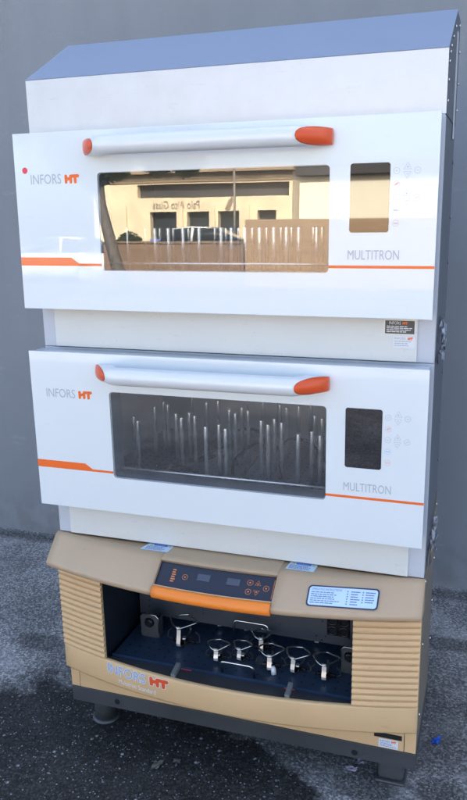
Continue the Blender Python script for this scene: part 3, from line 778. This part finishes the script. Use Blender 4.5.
# ------------------------------------------------------------------ trays, rods, clamps
rod_src = {}
def rod_tray(dz, rods, ztop, label):
    t = thing('shaker_tray', label, 'tray', (CX, .33, dz + .036))
    bm = newbm(); box(bm, .10, .89, .108, .60, dz + .036, dz + .046, .002); box(bm, .10, .89, .108, .113, dz + .046, dz + .056); obj('tray_plate', bm, 'tray_grey', t)
    for i, (x, y, z) in enumerate(rods):
        key = round(z - (dz + .046), 3)
        if key not in rod_src:
            bm = newbm(); H = key; r = .0056
            tube(bm, [(0, 0, 0), (0, 0, H - .003), (0, 0, H - .0008), (0, 0, H)], lambda q: r if q < .4 else (r * .95 if q < .8 else r * .55), 14)
            me = bpy.data.meshes.new('rod'); bm.to_mesh(me); bm.free(); me.materials.append(M['rod']); rod_src[key] = me
        o = bpy.data.objects.new('rod', rod_src[key]); C.objects.link(o); o.parent = t
        o.location = Vector((x, y, dz + .046)) - ORG[t]
    return t
LR = [(.1816, .2047), (.2111, .1677), (.194, .3161), (.1964, .3764), (.2227, .3471), (.2855, .2613), (.3156, .2266), (.3176, .2818), (.3443, .2553), (.4117, .1618),
      (.323, .402), (.4394, .1887), (.4686, .1581), (.4164, .34), (.4446, .3088), (.4442, .37), (.471, .3432), (.5365, .2545), (.5644, .2242), (.5656, .2827), (.5947, .25),
      (.6625, .159), (.6907, .1901), (.7186, .1635), (.6634, .342), (.6898, .3157), (.5401, .4298), (.5674, .4023), (.5982, .4241), (.3504, .4286),
      (.25, .47), (.42, .50), (.48, .46), (.51, .52), (.62, .48)]
rod_tray(0, [(x, y, .2) for x, y in LR], .2, 'grey tray set with upright steel rods inside the middle white incubator')
UX = [(126.6, .2188, .144), (144.5, .2685, .1978), (154.5, .2958, .2274), (159.4, .3091, .2419), (168, .3324, .267), (172.9, .3456, .2813), (182.7, .3717, .3096), (188.3, .3866, .3257), (199, .4147, .3562),
      (214.7, .4556, .4005), (221, .4718, .4181), (225.9, .4844, .4317), (231.3, .4982, .4466), (238.4, .5162, .4662), (245, .5329, .4842), (252.3, .5512, .5041), (259.6, .5694, .5238), (266.8, .5872, .5431),
      (273.9, .6047, .5621), (281.2, .6226, .5815), (286.6, .6358, .5957), (291.8, .6484, .6094), (299, .6657, .6282), (313.6, .7006, .666), (317, .7087, .6747), (322.4, .7215, .6886)]
ur = []
for i, (_, xa, xb) in enumerate(UX):
    ur.append((xa, .15, .71) if i % 2 == 0 else (xb, .30, .705))
rod_tray(.5206, ur, .71, 'tray with a long row of steel rods behind the mirror-like top window')

# oddments lying on the middle tray
def cable(label, pts, r=.0042):
    bm = newbm(); P = [Vector(p) for p in pts]; out = []
    for i in range(len(P) - 1):
        p0, p1, p2, p3 = P[max(i - 1, 0)], P[i], P[i + 1], P[min(i + 2, len(P) - 1)]
        for k in range(8):
            t = k / 8; out.append(.5 * ((2 * p1) + (p2 - p0) * t + (2 * p0 - 5 * p1 + 4 * p2 - p3) * t * t + (3 * p1 - p0 - 3 * p2 + p3) * t ** 3))
    out.append(P[-1]); tube(bm, out, r, 8)
    o = obj('cable', bm, 'black', None, P[0]); tagged(o, label, 'cable', 'loose cables on the middle tray')
b0 = .0505
cable('black cable arching between the rods at the right end of the middle tray', [(.60, .22, b0), (.585, .25, b0 + .05), (.60, .30, b0 + .085), (.65, .33, b0 + .075), (.70, .30, b0 + .04), (.74, .27, b0)])
cable('black cable looped flat near the centre of the middle tray', [(.47, .20, b0), (.46, .26, b0 + .03), (.50, .33, b0 + .06), (.53, .30, b0 + .05), (.50, .22, b0 + .01), (.53, .17, b0), (.62, .15, b0), (.66, .19, b0)])
cable('black cable bent along the back of the middle tray', [(.36, .42, b0), (.40, .45, b0 + .05), (.47, .44, b0 + .06), (.50, .40, b0 + .03), (.52, .36, b0)])
def arm(label, x, y, ang, L_, tilt):
    bm = newbm(); d = Vector((math.cos(ang), math.sin(ang), tilt)).normalized(); s = Vector((-math.sin(ang), math.cos(ang), 0))
    c = Vector((x, y, b0 + .008))
    for sgn in (-1, 1):
        p0 = c + s * .008 * sgn; pts = [p0 - d * L_ / 2, p0, p0 + d * L_ / 2 + s * .010 * sgn, p0 + d * (L_ / 2 + .012) + s * .004 * sgn]
        tube(bm, pts, .0045, 8)
    tube(bm, [c - d * L_ / 2 - s * .010, c - d * L_ / 2 + s * .010], .006, 8)
    o = obj('clamp_arm', bm, 'black', None, c - Vector((0, 0, .012))); tagged(o, label, 'clamp arm', 'loose black clamp arms on the middle tray')
arm('loose black clamp arm lying at the far left corner of the middle tray', .205, .15, 2.2, .05, .0)
arm('loose black clamp arm lying between the left rods of the middle tray', .29, .23, .35, .10, .12)
arm('loose black clamp arm leaning up behind the left rods of the middle tray', .345, .30, .5, .12, .30)
arm('loose black clamp arm lying nearest the rail at the left of the middle tray', .365, .165, 1.0, .04, .0)
arm('loose black clamp arm lying below the fourth group of rods on the middle tray', .33, .19, 2.6, .06, .1)
bm = newbm(); box(bm, .475, .545, .117, .135, .0465, .0495, .001); box(bm, .50, .53, .125, .150, .05, .0525, .001); tagged(obj('card', bm, 'green', None, (.51, .125, .0465)), 'small lime green card lying behind the rail on the middle tray', 'card')

# the beige unit's blue tray
bt = thing('shaker_tray', 'dark flat tray with painted sky tint carrying wire clamps inside the beige incubator', 'tray', (CX, .3, T - .012))
bm = newbm(); box(bm, .158, .836, .048, .53, T - .012, T, .0015); obj('tray_plate', bm, 'tray_blue', bt)
bm = newbm(); box(bm, .158, .836, .0445, .0475, T - .016, T + .004); obj('front_lip', bm, 'tray_edge', bt)
for xx in (.655, .367):
    bm = newbm(); box(bm, xx, xx + .028, .0435, .0444, T - .010, T - .003); obj('red_mark', bm, 'red', bt)
def uh(x0, x1, y, top, lean):
    bm = newbm(); r = .012; pts = [(x0, y, T)]
    for cx_, s0, s1 in ((x0 + r, 180, 90), (x1 - r, 90, 0)):
        for k in range(6):
            a_ = R(s0 + (s1 - s0) * k / 5); z = T + top - r + r * math.sin(a_); pts.append((cx_ + r * math.cos(a_), y - lean * (z - T) / top, z))
    pts.append((x1, y, T)); tube(bm, pts, .0034, 10); obj('handle', bm, 'steel', bt)
uh(.480, .570, .058, .040, .012); uh(.464, .565, .205, .070, 0)

def wire_clamp(x, y, rad, hh, label, legs=4, rot=0., mate='steel'):
    t = thing('flask_clamp', label, 'flask clamp', (x, y, T), 'wire flask clamps on the blue tray')
    hh += .007; bm = newbm(); n = 48; rad_ = lambda a_: rad * (.50 + .30 * max(0, math.cos(2 * (a_ - rot))) ** 3)
    loft(bm, [[(x + rad_(2 * math.pi * k / n) * math.cos(2 * math.pi * k / n), y + rad_(2 * math.pi * k / n) * math.sin(2 * math.pi * k / n), T + z) for k in range(n)] for z in (.0003, .0045)], smooth=False); obj('base', bm, 'black', t)
    bm = newbm(); tube(bm, [(x, y, T + .0045), (x, y, T + .012), (x, y, T + .015)], lambda q: .0075 if q < .9 else .005, 12); obj('screw', bm, 'steel', t)
    bm = newbm(); pts = []
    for k in range(64):
        a_ = 2 * math.pi * k / 64; p = 1.25; c, s = math.cos(a_), math.sin(a_)
        rr_ = rad * (1.0 + .05 * math.cos(3 * a_)) / (abs(c) ** p + abs(s) ** p) ** (1 / p)
        pts.append((x + rr_ * math.cos(a_ + rot), y + rr_ * math.sin(a_ + rot) * .92, T + hh + .003 * math.cos(2 * a_)))
    tube(bm, pts, .0026, 8, True); obj('wire_loop', bm, mate, t)
    for k in range(legs):
        a_ = rot + math.pi * 2 * k / legs - math.pi / 2
        bm = newbm(); u_ = Vector((math.cos(a_), math.sin(a_), 0)); s_ = Vector((-u_.y, u_.x, 0)); w = .0058 if k == 0 else .0030
        path = [(rad * .30, .006), (rad * .80, .006), (rad * .98, .010), (rad * 1.02, .018), (rad * .90, hh * .62), (rad * .84, hh * .85), (rad * .98, hh + .003), (rad * 1.08, hh + .006)] if k == 0 else \
               [(rad * .40, .005), (rad * .95, .004), (rad * 1.18, .008), (rad * 1.12, hh * .40), (rad * .86, hh * .55)]
        secs = [[Vector((x, y, T)) + u_ * (r_ + dd) + s_ * (w * e) + Vector((0, 0, z_)) for dd, e in ((0, -1), (0, 1), (-.0014, 1), (-.0014, -1))] for r_, z_ in path]
        loft(bm, secs, smooth=False); obj('leg', bm, 'leg_steel' if k == 0 else 'clamp_dark', t)
    return t
wire_clamp(.326, .165, .043, .060, 'largest wire flask clamp, wide round loop at the left of the blue tray')
wire_clamp(.448, .117, .031, .036, 'wire flask clamp left of the short front handle on the blue tray', 4, .1)
wire_clamp(.5126, .135, .027, .036, 'smallest wire flask clamp, standing right above the short front tray handle', 4, -.1)
wire_clamp(.597, .122, .035, .045, 'wire flask clamp with a white cap at its foot on the blue tray', 4, .15)
wire_clamp(.670, .130, .034, .044, 'wire flask clamp above the red mark, between two others on the blue tray', 4, -.2)
wire_clamp(.748, .122, .035, .046, 'wire flask clamp at the right end of the blue tray near the louvres', 4, .05)
wire_clamp(.549, .198, .031, .040, 'wire flask clamp behind the front row, beside the tall tray handle', 4, .2)
wire_clamp(.475, .285, .030, .050, 'wire flask clamp half hidden behind the baffle, left of the tall tray handle', 4, .3)
wire_clamp(.690, .285, .032, .050, 'wire flask clamp half hidden behind the baffle at the right of the blue tray', 4, .1)
wire_clamp(.392, .285, .030, .050, 'wire flask clamp half hidden behind the baffle, right of the largest clamp', 4, .3)
bm = newbm(); tube(bm, [(.615, .088, T + .0005), (.613, .09, T + .016), (.611, .092, T + .022)], lambda q: .007 if q < .9 else .004, 10); tagged(obj('cap', bm, 'label_white', None, (.615, .088, T)), 'small white plastic cap standing on the blue tray by a wire clamp', 'cap')
def bracket(x, y, w, hh, label):
    t = thing('flask_bracket', label, 'bracket', (x, y, T), 'square brackets on the blue tray')
    bm = newbm(); pl = rrect(x - w / 2, x + w / 2, T + .0005, T + hh, .010)
    plate(bm, pl, [[(x + .015 * math.cos(a_), T + hh * .66 + .015 * math.sin(a_)) for a_ in [2 * math.pi * k / 20 for k in range(20)]]], y - .002, y); obj('plate', bm, 'foot', t)
    bm = newbm(); 
    for sx in (-1, 1): box(bm, x + sx * (w / 2 - .0015) - .001, x + sx * (w / 2 - .0015) + .001, y, y + .03, T + .0005, T + hh - .012)
    obj('side_plate', bm, 'foot', t)
    bm = newbm(); z = T + hh * .66; tube(bm, [(x, y + .002, z), (x, y - .008, z), (x, y - .011, z)], lambda q: .013 if q < .9 else .010, 20); obj('knob', bm, 'black', t)
    bm = newbm(); tube(bm, [(x - w / 2, y - .003, T + .02), (x - w / 2, y - .003, T + hh - .008), (x - w / 2 + .008, y - .003, T + hh + .001), (x + w / 2 - .008, y - .003, T + hh + .001), (x + w / 2, y - .003, T + hh - .008), (x + w / 2, y - .003, T + .02)], .0013, 6); obj('wire_edge', bm, 'steel', t)
bracket(.222, .160, .056, .072, 'square metal bracket with round black knob at the left end of the blue tray')
bracket(.806, .150, .046, .078, 'square metal bracket with round black knob at the right end of the blue tray')

# ------------------------------------------------------------------ ground, wall, litter
bm = newbm()
vs = [bm.verts.new(p) for p in ((-90, -110, -.75), (70, -110, -.75), (70, 1.6, -.75), (-90, 1.6, -.75))]; bm.faces.new(vs)
tagged(obj('ground', bm, 'asphalt'), kind='structure')
bm = newbm(); bm.faces.new([bm.verts.new(p) for p in ((-60, -43.8, -.7458), (40, -43.8, -.7458), (40, -7.5, -.7458), (-60, -7.5, -.7458))])
tagged(obj('road', bm, 'dimmed_asphalt'), kind='structure')  # added sheet: its darker colour holds down sunlit glare and bounce
bm = newbm(); box(bm, -14, 14, 1.285, 1.60, -.80, 4.4)
tagged(obj('wall', bm, 'wall', None, (0, 1.45, -.75)), 'smooth grey painted building wall rising behind the stacked incubators', 'wall')
def scrap(name, m_, c, size, n, label, cat, flat=.35, seed=3):
    rd = random.Random(seed); bm = newbm(); g = [[None] * (n + 1) for _ in range(n + 1)]
    for i in range(n + 1):
        for j in range(n + 1):
            e = 1 - .35 * rd.random()
            a, b_ = (i / n - .5) * 2, (j / n - .5) * 2
            g[i][j] = bm.verts.new((c[0] + a * size[0] * e, c[1] + b_ * size[1] * e + .3 * a * size[1], -.7485 + rd.random() * flat * max(size)))
    for i in range(n):
        for j in range(n): bm.faces.new((g[i][j], g[i + 1][j], g[i + 1][j + 1], g[i][j + 1]))
    bmesh.ops.solidify(bm, geom=bm.faces[:], thickness=.0006)
    tagged(obj(name, bm, m_, None, (c[0], c[1], -.75)), label, cat)
scrap('scrap', 'blue_scrap', (1.029, .335), (.013, .016), 4, 'small bright blue scrap lying on the asphalt right of the machine', 'scrap', .6, 4)
scrap('paper_scrap', 'paper', (.838, .19), (.016, .020), 5, 'torn pale paper scrap on dark asphalt beside the square foot', 'paper', .35, 8)
scrap('paper_scrap', 'paper', (.815, .150), (.020, .009), 5, 'flattened pale paper scrap in front of the torn one under the plinth', 'paper', .3, 9)
scrap('leaf', 'leaf', (.300, .002), (.013, .024), 4, 'dry grey leaf lying on the dark asphalt in front of the plinth', 'leaf', .3, 6)
scrap('leaf', 'leaf', (.345, .035), (.012, .008), 3, 'tiny brown leaf bit lying behind the dry grey leaf', 'leaf', .3, 7)

rd = random.Random(77); bm = newbm()
for k in range(520):
    x = rd.uniform(-1.6, 1.7); y = 1.28 - abs(rd.gauss(0, .03)) - .004 if k < 330 else rd.uniform(-.5, 1.25)
    q = rd.uniform(.002, .0055) * (1 if k < 330 else .8); c = Vector((x, y, -.75 + q * .35))
    vs = [bm.verts.new(c + Vector((a * q * rd.uniform(.6, 1.2), b_ * q * rd.uniform(.6, 1.2), h_ * q * .7))) for a, b_, h_ in ((1, 0, 0), (-1, 0, 0), (0, 1, 0), (0, -1, 0), (0, 0, 1), (0, 0, -1))]
    for i, j, l in ((0, 2, 4), (2, 1, 4), (1, 3, 4), (3, 0, 4), (2, 0, 5), (1, 2, 5), (3, 1, 5), (0, 3, 5)): bm.faces.new((vs[i], vs[j], vs[l]))
tagged(obj('grit', bm, 'grit', None, (0, 1, -.75)), 'fine grey grit gathered along the foot of the wall and strewn over the asphalt', 'grit', kind='stuff')

# ------------------------------------------------------------------ across the lot: what the glass doors mirror
def at(x, y, z): return Vector((x, y, z - G))
def bx(bm, x0, x1, y0, y1, z0, z1): box(bm, x0, x1, y0, y1, z0 - G, z1 - G)
b = thing('shop_building', 'low cream stucco shop across the lot with dark window band and shop sign', 'building', (-17, -48, -G))
ops = [(-20.44, -18.62), (-17.87, -16.38), (-15.78, -14.39), (-13.2, -12.0)]
bm = newbm(); plate(bm, [(-24.5, -G), (-11.0, -G), (-11.0, 5.35 - G), (-24.5, 5.35 - G)], [[(a, .1 - G), (a, 3.05 - G), (c, 3.05 - G), (c, .1 - G)] for a, c in ops] + [[(-21.3, 3.92 - G), (-21.3, 4.75 - G), (-11.2, 4.75 - G), (-11.2, 3.92 - G)]], -45.6, -45.0)
obj('facade', bm, 'stucco', b)
bm = newbm(); bx(bm, -24.5, -11.0, -56, -45.65, 0, 5.3); obj('rear_block', bm, 'stucco', b)
bm = newbm(); bx(bm, -25, -10.8, -56.2, -44.4, 5.38, 5.75); obj('eave', bm, 'eave', b)
bm = newbm(); bx(bm, -21.3, -11.2, -45.5, -45.45, 3.92, 4.75); obj('window_band', bm, 'dark_band', b)
for a, c in ops:
    bm = newbm(); bx(bm, a, c, -45.55, -45.5, .1, 3.05); w = obj('shop_window', bm, 'shop_glass', b)
    bm = newbm(); bx(bm, a, c, -45.1, -44.9, 1.1, 1.35); obj('window_awning', bm, 'blue_awning', b)
Fb = Frame((0, -45, -G), (-1, 0, 0), (0, 0, 1))
bm = newbm(); ftext(bm, Fb, 'Palo Alto Glass', 17.0, 3.25, 20.2, 3.75, .05); obj('sign_lettering', bm, 'sign_ink', b)
for k, xx in enumerate((-22.2, -18.25, -16.08, -13.8)):
    bm = newbm(); bx(bm, xx - .12, xx + .12, -44.98, -44.86, 0, 3.4); obj('pilaster', bm, 'stucco', b)
bm = newbm(); bx(bm, -24.5, -11.0, -44.99, -44.92, 4.86, 4.98); obj('cornice', bm, 'eave', b)
bm = newbm(); bx(bm, -24.5, -11.0, -44.99, -44.93, 5.16, 5.30); obj('cornice', bm, 'eave', b)
b = thing('side_building', 'plain pale cream building wing with dark roof edge nearer across the lot', 'building', (-1, -30, -G))
bm = newbm(); bx(bm, -6.3, 5.5, -38, -28, 0, 3.7); obj('wall', bm, 'stucco_pale', b)
bm = newbm(); bx(bm, -6.4, 5.7, -38.2, -27.7, 3.72, 4.2); obj('roof_edge', bm, 'dark_band', b)
t = thing('board_fence', 'tan horizontal board fence standing in front of the pale wing', 'fence', (-1, -20, -G))
bm = newbm()
for k in range(12): bx(bm, -5.9, 5, -20.03 - .006 * (k % 2), -20 - .006 * (k % 2), .03 + k * .159, .03 + k * .159 + .1585)
obj('boards', bm, 'boards', t)
for k in range(6):
    bm = newbm(); bx(bm, -5.9 + k * 2.1, -5.8 + k * 2.1, -20.14, -20.04, 0, 1.9); obj('post', bm, 'boards', t)
bm = newbm(); bx(bm, -10.5, -5.95, -20.3, -20, 0, 1.27); bx(bm, -10.55, -5.93, -20.34, -19.96, 1.275, 1.33)
tagged(obj('low_wall', bm, 'brown_wall', None, at(-8, -20.1, 0)), 'low brown block wall beside the tan board fence', 'wall')
for k, (x0, x1, y) in enumerate(((-9, -6.5, -15), (-6, -3.6, -15.4), (-3, -.6, -15.2), (.2, 2.5, -15.4))):
    bm = newbm(); q = [(x0, y), (x0 + .12, y + .0), (x1 + .12, y + 1.5), (x1, y + 1.5)]
    bm.faces.new([bm.verts.new((p[0], p[1], -.7415)) for p in q]); 
    bm.faces.new([bm.verts.new((p[0], p[1], -.7415)) for p in ((x0, y - .5), (x1, y - .42), (x1, y - .30), (x0, y - .38))]); tagged(obj('parking_line', bm, 'road_white'), kind='structure')
# tree
t = thing('tree', 'leaning dark trunked tree by the low brown wall', 'tree', (-9.6, -19.2, -G))
bm = newbm(); tr = [at(-9.45, -19.2, 0), at(-9.6, -19.2, .5), at(-9.95, -19.3, 1.6), at(-10.15, -19.3, 2.4), at(-10.2, -19.3, 3.2), at(-10.0, -19.3, 4.5), at(-9.9, -19.2, 6)]
tube(bm, tr, lambda q: .20 - .10 * q, 14)
for e, f in (((-10.2, -19.3, 3.0), (-8.6, -19.4, 4.6)), ((-10.15, -19.3, 2.6), (-11.9, -19.2, 4.4)), ((-10, -19.3, 4.2), (-10.4, -18.3, 6.2))):
    a, c = at(*e), at(*f); tube(bm, [a, a.lerp(c, .5) + Vector((0, 0, .15)), c], lambda q: .12 - .08 * q, 8)
obj('trunk', bm, 'bark', t)
bm = newbm(); rd = random.Random(2)
cl = [(-10, -19.3, 5.6, 1.5), (-8.4, -19.4, 5.0, 1.1), (-12, -19.2, 4.9, 1.2), (-10.6, -18.4, 6.6, 1.2), (-9.2, -19.9, 6.4, 1.2), (-7.3, -19.3, 4.1, .7), (-11.2, -19.6, 3.9, .8), (-10.6, -19, 3.9, .7), (-8.3, -19.5, 3.7, .55), (-7.4, -19.3, 3.5, .40), (-10.3, -19.2, 3.3, .5), (-9.6, -19.2, 3.55, .5)]
for k in range(9000):
    cx_, cy_, cz_, r_ = cl[rd.randrange(len(cl))]
    d = Vector((rd.gauss(0, 1), rd.gauss(0, 1), rd.gauss(0, 1))).normalized() * r_ * rd.random() ** .45
    p = at(cx_, cy_, cz_) + d; a = Vector((rd.uniform(-1, 1), rd.uniform(-1, 1), rd.uniform(-.6, .6))).normalized(); c = a.orthogonal().normalized(); s = rd.uniform(.07, .13)
    bm.faces.new([bm.verts.new(p + a * s * 1.4), bm.verts.new(p + c * s * .6), bm.verts.new(p - a * s * 1.4), bm.verts.new(p - c * s * .6)])
obj('crown', bm, 'foliage', t, None, False)
# bushes at the shop front
for k, (x, y, s, lab) in enumerate(((-21.6, -44.2, .9, 'round green bush at the left corner of the cream shop'), (-16.0, -44.2, .8, 'round green bush between two windows of the cream shop'), (-18.2, -44.1, .55, 'small green bush left of the middle shop window'), (-13.9, -44.2, .7, 'dark green bush beside the lamp post'), (-20.9, -43.9, .5, 'low green bush beside the corner bush of the shop'))):
    bm = newbm()
    for q in range(900):
        d = Vector((rd.gauss(0, 1), rd.gauss(0, 1), rd.gauss(0, 1))).normalized() * s * rd.random() ** .4; p = at(x, y, s) + Vector((d.x, d.y, d.z * 1.0))
        a = Vector((rd.uniform(-1, 1), rd.uniform(-1, 1), rd.uniform(-1, 1))).normalized(); c = a.orthogonal().normalized()
        bm.faces.new([bm.verts.new(p + a * .16), bm.verts.new(p + c * .08), bm.verts.new(p - a * .16), bm.verts.new(p - c * .08)])
    tagged(obj('bush', bm, 'foliage', None, at(x, y, 0), False), lab, 'bush')
# lamp
t = thing('street_lamp', 'thin parking lot lamp post in front of the cream shop', 'street lamp', (-14.2, -43.5, -G))
bm = newbm(); cyl(bm, at(-14.2, -43.5, 0), at(-14.2, -43.5, 5.4), .07, 10); obj('pole', bm, 'pole', t)
bm = newbm(); tube(bm, [at(-14.2, -43.5, 5.4), at(-14.2, -43.3, 5.6), at(-14.2, -42.6, 5.62)], .05, 8); bx(bm, -14.35, -14.05, -42.7, -42.0, 5.52, 5.66); obj('lamp_head', bm, 'pole', t)
# cars
def car(x, y, label, flip=1, k=1.):
    t = thing('parked_car', label, 'car', (x, y, -G), 'white cars parked across the lot')
    def P(px, dy, z): return at(x + flip * px * k, y + dy * k, z * k)
    def sec(px, w, z0, z1): return [P(px, w * q, z) for q, z in ((-1, z0), (-1, z0 + (z1 - z0) * .6), (-.88, z1), (.88, z1), (1, z0 + (z1 - z0) * .6), (1, z0))]
    bm = newbm(); loft(bm, [sec(-2.15, .7, .35, .75), sec(-2.0, .86, .25, .92), sec(-1.2, .9, .22, .98), (sec(0, .9, .22, .98)), sec(1.0, .9, .22, .96), sec(1.9, .86, .25, .85), sec(2.15, .7, .35, .68)]); obj('body', bm, 'car_white', t)
    bm = newbm(); loft(bm, [[P(px, w * q, z) for q, z in ((-1, .96), (-.86, z1), (.86, z1), (1, .96))] for px, w, z1 in ((-1.7, .78, 1.0), (-1.1, .8, 1.40), (.1, .8, 1.44), (1.05, .8, 1.0))]); obj('cabin', bm, 'car_glass', t)
    bm = newbm(); loft(bm, [[P(px, w * q, z) for q, z in ((-1, z1), (-.9, z1 + .04), (.9, z1 + .04), (1, z1))] for px, w, z1 in ((-1.15, .70, 1.39), (-.5, .72, 1.44), (.15, .70, 1.42))]); obj('roof', bm, 'car_white', t)
    for w in (-.80, .80):
        bm = newbm(); tube(bm, [P(-.45, w, .97), P(-.43, w * .88, 1.42)], .05 * k, 6); obj('door_pillar', bm, 'car_white', t)
    for px in (-1.35, 1.3):
        for w in (-.82, .82):
            bm = newbm(); cyl(bm, P(px, w - .1, .32), P(px, w + .1, .32), .32 * k, 20); wh = obj('wheel', bm, 'tyre', t)
            bm = newbm(); cyl(bm, P(px, w - .105, .32), P(px, w + .105, .32), .19 * k, 16); obj('rim', bm, 'silver', wh)
car(-10.6, -30, 'tall white car parked before the cream shop windows', 1, 1.28); car(-12.9, -21.5, 'white car parked left of the leaning tree', -1)

# ------------------------------------------------------------------ light, sky, camera
SUN_EL, SUN_AZ = R(38), R(18)      # the sun stands behind the grey wall: wall, machine and near asphalt lie in open shade
w = bpy.data.worlds.new('World'); sc.world = w; w.use_nodes = True; nt = w.node_tree; nt.nodes.clear()
wo = nt.nodes.new('ShaderNodeOutputWorld'); bg = nt.nodes.new('ShaderNodeBackground'); sk = nt.nodes.new('ShaderNodeTexSky')
sk.sky_type = 'NISHITA'; sk.sun_disc = False; sk.sun_elevation = SUN_EL; sk.sun_rotation = SUN_AZ; sk.dust_density = 4.5; sk.air_density = .85; sk.ozone_density = 1.3
nt.links.new(sk.outputs[0], bg.inputs[0]); bg.inputs[1].default_value = .12; nt.links.new(bg.outputs[0], wo.inputs[0])
ld = bpy.data.lights.new('Sun', 'SUN'); ld.energy = 5.0; ld.angle = R(.5); ld.color = (1, .95, .87)
lo = bpy.data.objects.new('Sun', ld); C.objects.link(lo)
sd = Vector((math.sin(SUN_AZ) * math.cos(SUN_EL), math.cos(SUN_AZ) * math.cos(SUN_EL), math.sin(SUN_EL)))
lo.rotation_euler = sd.to_track_quat('Z', 'Y').to_euler(); lo.location = (3, 6, 9)

cd = bpy.data.cameras.new('Camera'); cam = bpy.data.objects.new('Camera', cd); C.objects.link(cam)
cam.location = (1.1158, -1.6483, .7669 + G); cam.rotation_mode = 'XYZ'; cam.rotation_euler = (1.3196, .0190, .3275)
cd.sensor_fit = 'VERTICAL'; cd.sensor_height = 24; cd.lens = 770.33 / 800 * 24; cd.clip_start = .05; cd.clip_end = 500
sc.camera = cam
sc.view_settings.view_transform = 'Standard'; sc.view_settings.look = 'None'; sc.view_settings.exposure = 2.6; sc.view_settings.gamma = 1
sc.view_settings.use_curve_mapping = False
sc.view_settings.use_white_balance = True; sc.view_settings.white_balance_temperature = 6900; sc.view_settings.white_balance_tint = 8
sc.render.engine = 'CYCLES'; sc.cycles.use_denoising = True; sc.cycles.max_bounces = 10; sc.cycles.transparent_max_bounces = 12
sc.cycles.caustics_reflective = False; sc.cycles.caustics_refractive = False
